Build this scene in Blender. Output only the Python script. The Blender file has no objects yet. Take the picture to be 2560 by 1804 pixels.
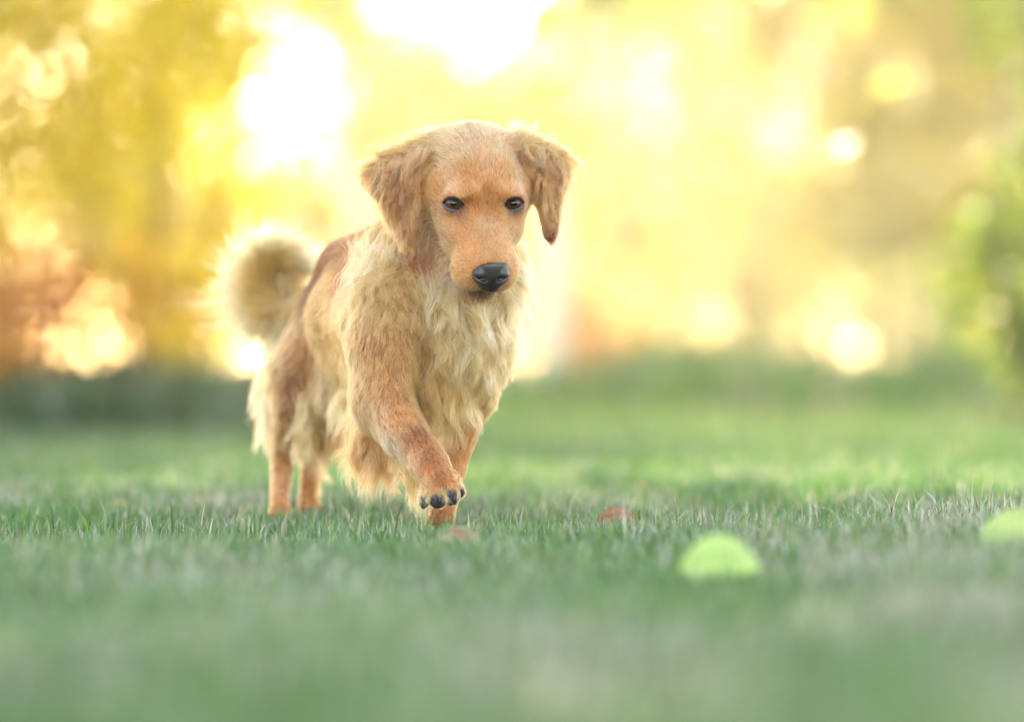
import bpy, math, random
import numpy as np
from mathutils import Vector, kdtree

random.seed(7)
rng = np.random.default_rng(11)
sc = bpy.context.scene
R = math.radians

# ------------------------------------------------------------------ camera, world, sun, exposure
CZ = 0.27            # camera height above the lawn: the photographer lies in the grass
FPX = 9600.0         # focal length in photograph pixels (135 mm on a 36 mm sensor, 2560 px wide)
Y0 = 5.9             # focus distance (the dog's face)
cam_d = bpy.data.cameras.new('camera')
cam = bpy.data.objects.new('camera', cam_d)
sc.collection.objects.link(cam)
cam.location = (0, 0, CZ)
cam.rotation_euler = (R(90), 0, 0)
cam_d.lens = 135
cam_d.sensor_width = 36
cam_d.clip_start = 0.05
cam_d.clip_end = 3000
cam_d.dof.use_dof = True
cam_d.dof.focus_distance = 5.86
cam_d.dof.aperture_fstop = 1.5
sc.camera = cam

SUN_EL, SUN_AZ = 26, -8          # sun behind the trees, a little left of the view axis
world = bpy.data.worlds.new('World')
sc.world = world
world.use_nodes = True
wn = world.node_tree.nodes
sky = wn.new('ShaderNodeTexSky')
sky.sky_type = 'NISHITA'
sky.sun_disc = False
sky.sun_elevation = R(SUN_EL)
sky.sun_rotation = R(SUN_AZ)
sky.air_density = 1.0
sky.dust_density = 1.0
sky.ozone_density = 0.6
bg = wn['Background']
bg.inputs['Strength'].default_value = 0.15
world.node_tree.links.new(sky.outputs['Color'], bg.inputs['Color'])

sun_d = bpy.data.lights.new('sun', 'SUN')
sun_d.energy = 3.2
sun_d.angle = R(0.5)
sun_d.color = (1.0, 0.93, 0.80)
sun = bpy.data.objects.new('sun', sun_d)
sc.collection.objects.link(sun)
sv = Vector((math.sin(R(SUN_AZ)) * math.cos(R(SUN_EL)), math.cos(R(SUN_AZ)) * math.cos(R(SUN_EL)), math.sin(R(SUN_EL))))
sun.rotation_euler = (-sv).to_track_quat('-Z', 'Y').to_euler()
sun.location = sv * 50

sc.view_settings.view_transform = 'Standard'
sc.view_settings.look = 'None'
sc.view_settings.gamma = 1
sc.view_settings.exposure = 2.88
sc.view_settings.use_white_balance = True
sc.view_settings.white_balance_temperature = 7700
sc.view_settings.white_balance_tint = 18
sc.render.engine = 'CYCLES'
sc.cycles.use_denoising = True
sc.cycles.max_bounces = 10
sc.cycles.diffuse_bounces = 4
sc.cycles.glossy_bounces = 4
sc.cycles.transmission_bounces = 8
sc.cycles.transparent_max_bounces = 16
sc.cycles.sample_clamp_indirect = 8
sc.cycles.use_adaptive_sampling = False
sc.cycles_curves.shape = 'THICK'
sc.render.hair_type = 'STRAND'

# ------------------------------------------------------------------ helpers
def link(o, parent=None):
    sc.collection.objects.link(o)
    if parent is not None:
        o.parent = parent
    return o

def tag(o, label=None, cat=None, group=None, kind=None):
    if label: o['label'] = label
    if cat: o['category'] = cat
    if group: o['group'] = group
    if kind: o['kind'] = kind
    return o

def empty(name, loc=(0, 0, 0)):
    o = bpy.data.objects.new(name, None)
    o.location = loc
    o.empty_display_size = 0.1
    return link(o)

def mesh_obj(name, v, f, mat, parent=None, origin=None, col=None, smooth=True, uv=None):
    """v: (n,3) array in world coordinates; f: (m,k) int array with one k for all faces"""
    v = np.asarray(v, np.float32)
    o0 = np.array(origin if origin is not None else (parent.location if parent is not None else (0, 0, 0)), np.float32)
    v = v - o0
    me = bpy.data.meshes.new(name)
    f = np.asarray(f, np.int32)
    k = f.shape[1]
    me.vertices.add(len(v)); me.vertices.foreach_set('co', v.ravel())
    me.loops.add(f.size); me.loops.foreach_set('vertex_index', f.ravel())
    me.polygons.add(len(f)); me.polygons.foreach_set('loop_start', np.arange(0, f.size, k, dtype=np.int32))
    me.polygons.foreach_set('loop_total', np.full(len(f), k, np.int32))
    if smooth:
        me.polygons.foreach_set('use_smooth', np.ones(len(f), bool))
    me.update(calc_edges=True)
    if col is not None:
        a = me.attributes.new('col', 'FLOAT_COLOR', 'POINT')
        c4 = np.ones((len(v), 4), np.float32); c4[:, :3] = col
        a.data.foreach_set('color', c4.ravel())
    me.materials.append(mat)
    o = bpy.data.objects.new(name, me)
    link(o, parent)
    if parent is None:
        o.location = o0
    return o

def curves_obj(name, pts, rad, col, mat, parent=None):
    """pts (N,K,3) world, rad (N,K), col (N,3)"""
    N, K = pts.shape[:2]
    o0 = np.array(parent.location if parent is not None else (0, 0, 0), np.float32)
    cu = bpy.data.hair_curves.new(name)
    cu.add_curves([K] * N)
    cu.points.foreach_set('position', (pts - o0).astype(np.float32).ravel())
    cu.points.foreach_set('radius', rad.astype(np.float32).ravel())
    a = cu.attributes.new('col', 'FLOAT_COLOR', 'CURVE')
    c4 = np.ones((N, 4), np.float32); c4[:, :3] = col
    a.data.foreach_set('color', c4.ravel())
    cu.materials.append(mat)
    o = bpy.data.objects.new(name, cu)
    return link(o, parent)

def new_mat(name):
    m = bpy.data.materials.new(name)
    m.use_nodes = True
    nt = m.node_tree
    for n in list(nt.nodes):
        nt.nodes.remove(n)
    out = nt.nodes.new('ShaderNodeOutputMaterial')
    return m, nt, out

def principled(name, color, rough=0.5, spec=0.5, noise=None, bump=None, attr=False, coat=0.0, sss=0.0):
    m, nt, out = new_mat(name)
    p = nt.nodes.new('ShaderNodeBsdfPrincipled')
    p.inputs['Base Color'].default_value = (*color, 1)
    p.inputs['Roughness'].default_value = rough
    p.inputs['Specular IOR Level'].default_value = spec
    p.inputs['Coat Weight'].default_value = coat
    p.inputs['Coat Roughness'].default_value = 0.05
    nt.links.new(p.outputs[0], out.inputs[0])
    tc = nt.nodes.new('ShaderNodeTexCoord')
    src = None
    if attr:
        at = nt.nodes.new('ShaderNodeAttribute'); at.attribute_name = 'col'
        src = at.outputs['Color']
    if noise:
        scale, amt = noise
        nz = nt.nodes.new('ShaderNodeTexNoise'); nz.inputs['Scale'].default_value = scale; nz.inputs['Detail'].default_value = 6
        nt.links.new(tc.outputs['Object'], nz.inputs['Vector'])
        mr = nt.nodes.new('ShaderNodeMapRange')
        mr.inputs['From Min'].default_value = 0.3; mr.inputs['From Max'].default_value = 0.7
        mr.inputs['To Min'].default_value = 1 - amt; mr.inputs['To Max'].default_value = 1 + amt
        nt.links.new(nz.outputs[0], mr.inputs[0])
        mx = nt.nodes.new('ShaderNodeMix'); mx.data_type = 'RGBA'; mx.blend_type = 'MULTIPLY'; mx.inputs[0].default_value = 1
        if src: nt.links.new(src, mx.inputs[6])
        else: mx.inputs[6].default_value = (*color, 1)
        nt.links.new(mr.outputs[0], mx.inputs[7])
        src = mx.outputs[2]
    if src: nt.links.new(src, p.inputs['Base Color'])
    if bump:
        scale, st, kind = bump
        if kind == 'voronoi':
            b = nt.nodes.new('ShaderNodeTexVoronoi')
        else:
            b = nt.nodes.new('ShaderNodeTexNoise'); b.inputs['Detail'].default_value = 5
        b.inputs['Scale'].default_value = scale
        nt.links.new(tc.outputs['Object'], b.inputs['Vector'])
        bp = nt.nodes.new('ShaderNodeBump'); bp.inputs['Strength'].default_value = st; bp.inputs['Distance'].default_value = 0.002
        nt.links.new(b.outputs[0], bp.inputs['Height'])
        nt.links.new(bp.outputs[0], p.inputs['Normal'])
    return m

def leafy(name, trans=0.5, gloss=0.06, rough=0.4, attr=True, color=(0.5, 0.5, 0.1), boost=1.0):
    """thin leaf or blade: diffuse on the lit side, translucent against the light"""
    m, nt, out = new_mat(name)
    at = nt.nodes.new('ShaderNodeAttribute'); at.attribute_name = 'col'
    d = nt.nodes.new('ShaderNodeBsdfDiffuse')
    t = nt.nodes.new('ShaderNodeBsdfTranslucent')
    g = nt.nodes.new('ShaderNodeBsdfGlossy'); g.inputs['Roughness'].default_value = rough
    nt.links.new(at.outputs['Color'], d.inputs['Color'])
    hs = nt.nodes.new('ShaderNodeHueSaturation'); hs.inputs['Saturation'].default_value = 1.15; hs.inputs['Value'].default_value = boost
    nt.links.new(at.outputs['Color'], hs.inputs['Color'])
    nt.links.new(hs.outputs[0], t.inputs['Color'])
    m1 = nt.nodes.new('ShaderNodeMixShader'); m1.inputs[0].default_value = trans
    m2 = nt.nodes.new('ShaderNodeMixShader'); m2.inputs[0].default_value = gloss
    nt.links.new(d.outputs[0], m1.inputs[1]); nt.links.new(t.outputs[0], m1.inputs[2])
    nt.links.new(m1.outputs[0], m2.inputs[1]); nt.links.new(g.outputs[0], m2.inputs[2])
    nt.links.new(m2.outputs[0], out.inputs[0])
    return m

def snoise(p, seed=0, octaves=3, scale=1.0):
    """cheap smooth pseudo-noise on (n,k) points: sums of random sinusoids, about -1..1"""
    r = np.random.default_rng(seed)
    p = np.asarray(p, np.float64) * scale
    out = np.zeros(len(p)); amp = 1.0; tot = 0
    for o in range(octaves):
        for j in range(5):
            k = r.normal(size=p.shape[1]) * (2 ** o) * 1.6
            out += amp * np.sin(p @ k + r.uniform(0, 6.28))
        tot += amp * 2.2; amp *= 0.55
    return out / tot

def at(px, py, Y):
    return np.array([(px - 1280.0) * Y / FPX, Y, CZ - (py - 902.0) * Y / FPX])

# ------------------------------------------------------------------ ground
def sstep(a, b, x):
    t = np.clip((x - a) / (b - a), 0, 1)
    return t * t * (3 - 2 * t)

def gz(x, y):
    x = np.asarray(x, float); y = np.asarray(y, float)
    z = 0.03 * sstep(0.1, 0.9, x) * sstep(12, 5, y)
    z = z + 0.004 * np.sin(x * 5.1 + y * 2.3) + 0.004 * np.sin(y * 3.7 - x * 2.9 + 1)
    z = z + 0.02 * np.sin(x * 0.8 + y * 0.55) * sstep(8, 16, y)
    z = z + 0.0035 * np.maximum(y - 45, 0) * sstep(45, 90, y)
    return z

M = {}
def ground_material():
    m, nt, out = new_mat('lawn_soil')
    p = nt.nodes.new('ShaderNodeBsdfPrincipled'); p.inputs['Roughness'].default_value = 0.95
    p.inputs['Specular IOR Level'].default_value = 0.1
    tc = nt.nodes.new('ShaderNodeTexCoord')
    n1 = nt.nodes.new('ShaderNodeTexNoise'); n1.inputs['Scale'].default_value = 0.9; n1.inputs['Detail'].default_value = 8
    n2 = nt.nodes.new('ShaderNodeTexNoise'); n2.inputs['Scale'].default_value = 14; n2.inputs['Detail'].default_value = 6
    for n in (n1, n2): nt.links.new(tc.outputs['Object'], n.inputs['Vector'])
    r1 = nt.nodes.new('ShaderNodeValToRGB')
    r1.color_ramp.elements[0].position = 0.32; r1.color_ramp.elements[0].color = (0.022, 0.046, 0.012, 1)
    r1.color_ramp.elements[1].position = 0.70; r1.color_ramp.elements[1].color = (0.055, 0.075, 0.022, 1)
    r2 = nt.nodes.new('ShaderNodeValToRGB')
    r2.color_ramp.elements[0].position = 0.35; r2.color_ramp.elements[0].color = (0.5, 0.5, 0.45, 1)
    r2.color_ramp.elements[1].position = 0.7; r2.color_ramp.elements[1].color = (1.25, 1.2, 1.1, 1)
    nt.links.new(n1.outputs[0], r1.inputs[0]); nt.links.new(n2.outputs[0], r2.inputs[0])
    mx = nt.nodes.new('ShaderNodeMix'); mx.data_type = 'RGBA'; mx.blend_type = 'MULTIPLY'; mx.inputs[0].default_value = 1
    nt.links.new(r1.outputs[0], mx.inputs[6]); nt.links.new(r2.outputs[0], mx.inputs[7])
    nt.links.new(mx.outputs[2], p.inputs['Base Color'])
    bp = nt.nodes.new('ShaderNodeBump'); bp.inputs['Distance'].default_value = 0.02; bp.inputs['Strength'].default_value = 0.6
    nt.links.new(n2.outputs[0], bp.inputs['Height']); nt.links.new(bp.outputs[0], p.inputs['Normal'])
    nt.links.new(p.outputs[0], out.inputs[0])
    return m

M['soil'] = ground_material()

def build_ground():
    ys = np.concatenate([np.linspace(-30, 1.5, 12), np.arange(1.7, 14, 0.12), np.arange(14.2, 60, 0.8), np.geomspace(62, 300, 20)])
    xs = np.concatenate([-np.geomspace(150, 5, 18), np.arange(-4.6, 4.61, 0.14), np.geomspace(5, 150, 18)])
    X, Y = np.meshgrid(xs, ys)
    v = np.stack([X.ravel(), Y.ravel(), gz(X, Y).ravel()], 1)
    nx = len(xs)
    i = (np.arange(len(ys) - 1)[:, None] * nx + np.arange(nx - 1)[None]).ravel()
    f = np.stack([i, i + 1, i + nx + 1, i + nx], 1)
    o = mesh_obj('lawn', v, f, M['soil'])
    tag(o, kind='structure')
build_ground()

M['grass'] = leafy('grass_blade', trans=0.35, gloss=0.10, rough=0.45)

GREEN = np.array([[0.060, 0.165, 0.022], [0.098, 0.215, 0.032], [0.050, 0.168, 0.038], [0.138, 0.245, 0.034]])
STRAW = np.array([[0.42, 0.37, 0.25], [0.30, 0.25, 0.17], [0.54, 0.51, 0.39]])

def blades(name, x, y, h, w, straw_p, label, lean=0.5, cat='grass', gain=1.0, tone=None):
    n = len(x)
    a = rng.uniform(0, 6.283, n)                 # facing
    la = rng.uniform(0, 6.283, n)                # lean direction
    ln = np.abs(rng.normal(0, lean, n)) * h
    base = np.stack([x, y, gz(x, y) - 0.002], 1)
    side = np.stack([np.cos(a), np.sin(a), np.zeros(n)], 1)
    ld = np.stack([np.cos(la), np.sin(la), np.zeros(n)], 1)
    up = np.array([0, 0, 1.0])
    mid = base + up * (h * 0.55)[:, None] + ld * (ln * 0.28)[:, None]
    tip = base + up * (h * np.clip(1 - 0.35 * (ln / h) ** 2, 0.35, 1))[:, None] + ld * ln[:, None]
    hw = (w * 0.5)[:, None]
    v = np.stack([base - side * hw, base + side * hw, mid - side * hw * 0.8, mid + side * hw * 0.8, tip], 1).reshape(-1, 3)
    i = np.arange(n) * 5
    f = np.concatenate([np.stack([i, i + 1, i + 3], 1), np.stack([i, i + 3, i + 2], 1), np.stack([i + 2, i + 3, i + 4], 1)])
    st = rng.random(n) < straw_p
    g = GREEN[rng.integers(0, len(GREEN), n)] * rng.uniform(0.7, 1.3, (n, 1))
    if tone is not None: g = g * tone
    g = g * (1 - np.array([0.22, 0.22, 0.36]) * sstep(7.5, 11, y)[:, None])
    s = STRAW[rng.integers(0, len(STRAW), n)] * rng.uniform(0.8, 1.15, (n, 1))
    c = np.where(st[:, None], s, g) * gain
    c5 = np.repeat(c, 5, 0)
    o = mesh_obj(name, v, f, M['grass'], col=c5, smooth=False)
    return tag(o, label, cat, kind='stuff')

def patchy(x, y, seed, sc_):
    return snoise(np.stack([x, y], 1), seed, 3, sc_)

def scatter(n, y0, y1, marg, power=1.0):
    """points over the strip the camera sees between two distances, wider by marg metres each side"""
    y = y0 + (y1 - y0) * rng.random(n) ** power
    x = (rng.random(n) * 2 - 1) * (y * 1280 / FPX + marg)
    return x, y

def build_grass():
    # the lawn in front of and around the dog
    parts = []
    x, y = scatter(56000, 1.9, 4.6, 0.55); n = len(x)
    parts.append((x, y, rng.uniform(0.015, 0.038, n), rng.uniform(0.0016, 0.0032, n)))
    x, y = scatter(165000, 4.6, 8.6, 0.55); n = len(x)
    hh = 0.010 + 0.026 * rng.random(n) ** 1.3; tall = rng.random(n) < 0.03; hh[tall] = rng.uniform(0.036, 0.066, tall.sum())
    parts.append((x, y, hh, rng.uniform(0.0015, 0.0040, n)))
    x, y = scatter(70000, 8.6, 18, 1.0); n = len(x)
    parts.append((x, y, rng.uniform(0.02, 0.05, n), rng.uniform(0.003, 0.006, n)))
    x = np.concatenate([p[0] for p in parts]); y = np.concatenate([p[1] for p in parts])
    h = np.concatenate([p[2] for p in parts]); w = np.concatenate([p[3] for p in parts])
    d = patchy(x, y, 3, 3.0) + 0.6 * patchy(x, y, 9, 9.0)
    sp = 0.24 + 0.26 * d + 0.25 * sstep(0.25, 0.7, x) * sstep(7, 5.4, y)
    sp = sp + 0.30 * sstep(0.15, 0.5, x) * sstep(4.9, 4.3, y) * (patchy(x, y, 31, 2.0) > 0.1)
    far = sstep(7.4, 9.5, y); sp = sp * (1 - 0.6 * far)
    hv = 1 + 0.3 * patchy(x, y, 5, 6.0)
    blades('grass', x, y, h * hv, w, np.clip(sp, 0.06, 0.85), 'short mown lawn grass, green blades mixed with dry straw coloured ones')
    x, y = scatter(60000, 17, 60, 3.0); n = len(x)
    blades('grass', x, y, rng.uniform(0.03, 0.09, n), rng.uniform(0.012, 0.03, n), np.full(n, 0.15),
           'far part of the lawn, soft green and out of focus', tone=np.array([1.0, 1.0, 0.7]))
build_grass()

def build_rough_grass():
    n = 30000
    y = rng.uniform(17, 32, n); x = rng.uniform(-0.5, 7.0, n)
    k = patchy(x, y, 21, 1.1)
    h = 0.08 + 0.36 * np.clip(0.30 + k, 0, 1.3) * rng.uniform(0.6, 1.3, n)
    keep = rng.random(n) < sstep(-0.7, 0.9, x) * sstep(17, 24, y)
    blades('tall_grass', x[keep], y[keep], h[keep], rng.uniform(0.012, 0.028, keep.sum()), np.full(keep.sum(), 0.06),
           'band of taller rough green grass along the far edge of the lawn on the right', lean=0.35, gain=0.56, tone=np.array([0.75, 1.0, 0.6]))
    n = 20000
    y = rng.uniform(12.3, 22, n); x = rng.uniform(-5.2, -0.3, n)
    k = patchy(x, y, 22, 1.5)
    h = (0.05 + 0.26 * np.clip(0.3 + k, 0, 1.2) * rng.uniform(0.6, 1.3, n)) * sstep(11.5, 15, y)
    keep = rng.random(n) < sstep(-0.4, -1.7, x) * sstep(11.5, 15, y)
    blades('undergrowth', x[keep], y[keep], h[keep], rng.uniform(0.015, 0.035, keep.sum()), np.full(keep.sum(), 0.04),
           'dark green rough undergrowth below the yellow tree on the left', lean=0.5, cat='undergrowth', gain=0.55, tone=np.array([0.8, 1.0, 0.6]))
build_rough_grass()

# ------------------------------------------------------------------ trees and shrubs
M['leaf'] = leafy('autumn_leaf', trans=0.62, gloss=0.08, rough=0.35, boost=1.1)
M['bark'] = principled('bark', (0.12, 0.08, 0.055), 0.9, 0.2, noise=(14, 0.5), bump=(20, 0.8, 'noise'))
M['pale_bark'] = principled('pale_bark', (0.42, 0.36, 0.28), 0.85, 0.2, noise=(9, 0.45), bump=(16, 0.6, 'noise'))

def tube(path, radii, seg=8):
    path = np.asarray(path, float); K = len(path)
    tan = np.gradient(path, axis=0); tan /= np.linalg.norm(tan, axis=1, keepdims=True) + 1e-9
    ref = np.array([1.0, 0, 0]) if abs(tan[0][0]) < 0.8 else np.array([0, 1.0, 0])
    vs = []
    for k in range(K):
        a = ref - tan[k] * (ref @ tan[k]); a /= np.linalg.norm(a); b = np.cross(tan[k], a); ref = a
        th = np.arange(seg) / seg * 2 * np.pi
        vs.append(path[k] + radii[k] * (np.cos(th)[:, None] * a + np.sin(th)[:, None] * b))
    v = np.concatenate(vs)
    f = []
    for k in range(K - 1):
        for s in range(seg):
            t = (s + 1) % seg
            f.append((k * seg + s, k * seg + t, (k + 1) * seg + t, (k + 1) * seg + s))
    return v, np.array(f, np.int32)

def join(parts):
    vs, fs, o = [], [], 0
    for v, f in parts:
        vs.append(v); fs.append(f + o); o += len(v)
    return np.concatenate(vs), np.concatenate(fs)

def leaf_quads(c, size, cols):
    """leaf-shaped quads (rhombus bent along the midrib) at centres c"""
    n = len(c)
    a = rng.normal(size=(n, 3)); a /= np.linalg.norm(a, axis=1, keepdims=True)
    b = np.cross(a, rng.normal(size=(n, 3))); b /= np.linalg.norm(b, axis=1, keepdims=True)
    s = size[:, None]
    nn = np.cross(a, b)
    v = np.stack([c - a * s * 0.5, c + b * s * 0.33 + nn * s * 0.08, c + a * s * 0.5, c - b * s * 0.33 + nn * s * 0.08], 1).reshape(-1, 3)
    i = np.arange(n) * 4
    f = np.stack([i, i + 1, i + 2, i + 3], 1)
    return v, f, np.repeat(cols, 4, 0)

PAL = {
    'yellow': [(0.60, 0.46, 0.05), (0.54, 0.48, 0.08), (0.48, 0.38, 0.04), (0.40, 0.36, 0.06)],
    'olive': [(0.40, 0.37, 0.055), (0.32, 0.32, 0.055), (0.50, 0.40, 0.065), (0.56, 0.45, 0.055)],
    'orange': [(0.78, 0.38, 0.05), (0.74, 0.28, 0.05), (0.80, 0.50, 0.08), (0.66, 0.26, 0.05)],
    'gold': [(0.78, 0.62, 0.05), (0.66, 0.56, 0.045), (0.52, 0.46, 0.045), (0.80, 0.60, 0.05), (0.66, 0.60, 0.08)],
    'peach': [(0.66, 0.36, 0.13), (0.64, 0.30, 0.10), (0.66, 0.48, 0.24), (0.62, 0.50, 0.28)],
    'amber': [(0.80, 0.52, 0.05), (0.76, 0.42, 0.05), (0.80, 0.60, 0.08)],
    'pale': [(0.62, 0.50, 0.17), (0.55, 0.48, 0.18), (0.46, 0.43, 0.17), (0.62, 0.45, 0.19)],
    'green': [(0.11, 0.20, 0.03), (0.17, 0.26, 0.035), (0.27, 0.33, 0.035), (0.09, 0.15, 0.03)],
    'lime': [(0.42, 0.43, 0.13), (0.36, 0.39, 0.13), (0.52, 0.48, 0.14), (0.33, 0.37, 0.13)],
}

def tree(name, label, cat, x, y, height, crown_r, crown_lo, n_leaf, size, pal, group=None, trunk_r=None, bark='bark',
         low_pal=None, low_z=0, squash=1.0, clusters=60, clump=0.35, multi=1, seed=0, lo_fill=1.0):
    r = np.random.default_rng(1000 + seed)
    z0 = float(gz(x, y))
    t = empty(name, (x, y, z0)); tag(t, label, cat, group)
    tr = trunk_r or height * 0.018
    tubes_ = []; ends = []
    for mI in range(multi):
        off = r.normal(0, 0.10 * crown_r, 2) * (multi > 1)
        top = np.array([x + off[0] * 4 + r.normal(0, crown_r * .08), y + off[1] * 4 + r.normal(0, crown_r * .08), z0 + height * 0.88])
        b0 = np.array([x + off[0], y + off[1], z0 - 0.1])
        K = 9
        tt = np.linspace(0, 1, K)[:, None]
        path = b0 * (1 - tt) + top * tt
        path[1:-1, :2] += r.normal(0, height * 0.012, (K - 2, 2))
        tubes_.append(tube(path, tr * (1 - 0.85 * tt[:, 0]) + 0.01, 9))
        for j in range(14 // multi + 3):
            k = r.uniform(max(0.12, crown_lo / height * 0.8), 0.95)
            p0 = path[0] * (1 - k) + path[-1] * k
            an = r.uniform(0, 6.283); L = crown_r * (1.15 - 0.6 * k) * r.uniform(0.6, 1.05)
            p3 = p0 + np.array([math.cos(an) * L, math.sin(an) * L, r.uniform(-0.15, 0.35) * L])
            pm = (p0 + p3) / 2 + np.array([0, 0, 0.12 * L])
            tubes_.append(tube([p0, pm, p3], [tr * 0.35 * (1.1 - k), tr * 0.2, 0.006], 5))
            ends += [p3, pm, (pm + p3) / 2]
    v, f = join(tubes_)
    mesh_obj('trunk', v, f, M[bark], t)
    # crown: leaf clusters spread through the volume, uneven outline and gaps
    cc = []
    while len(cc) < clusters:
        q = r.uniform(-1, 1, 3)
        if np.linalg.norm(q) > 1: continue
        zz = crown_lo + (height - crown_lo) * (q[2] * 0.5 + 0.5)
        rad = crown_r * (0.55 + 0.45 * math.sqrt(max(0, 1 - (q[2] * 0.9) ** 2)))
        cc.append([x + q[0] * rad * squash, y + q[1] * rad, z0 + zz])
    cc = np.array(cc + [e for e in ends if e[2] > z0 + crown_lo * 0.7])
    w = r.uniform(0.3, 1.5, len(cc)); w /= w.sum()
    ci = r.choice(len(cc), n_leaf, p=w)
    rad = crown_r * clump * r.uniform(0.5, 1.3, len(cc))
    c = cc[ci] + r.normal(size=(n_leaf, 3)) * (rad[ci] * 0.5)[:, None]
    c = c[c[:, 2] > z0 + 0.08]
    n = len(c)
    ci = ci[:n]
    p = np.array(PAL[pal]); cl = p[(ci * 7 + r.integers(0, 2, n)) % len(p)] * r.uniform(0.75, 1.2, (n, 1))
    if low_pal:
        lp = np.array(PAL[low_pal]); m = c[:, 2] + r.normal(0, 0.15, n) < z0 + low_z
        cl[m] = lp[r.integers(0, len(lp), m.sum())] * r.uniform(0.8, 1.2, (m.sum(), 1))
    v, f, c4 = leaf_quads(c, r.uniform(size * 0.6, size * 1.3, n), np.clip(cl, 0, 0.92))
    mesh_obj('crown', v, f, M['leaf'], t, col=c4, smooth=False)
    return t

def PX(px, Y): return (px - 1280) * Y / FPX

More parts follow.
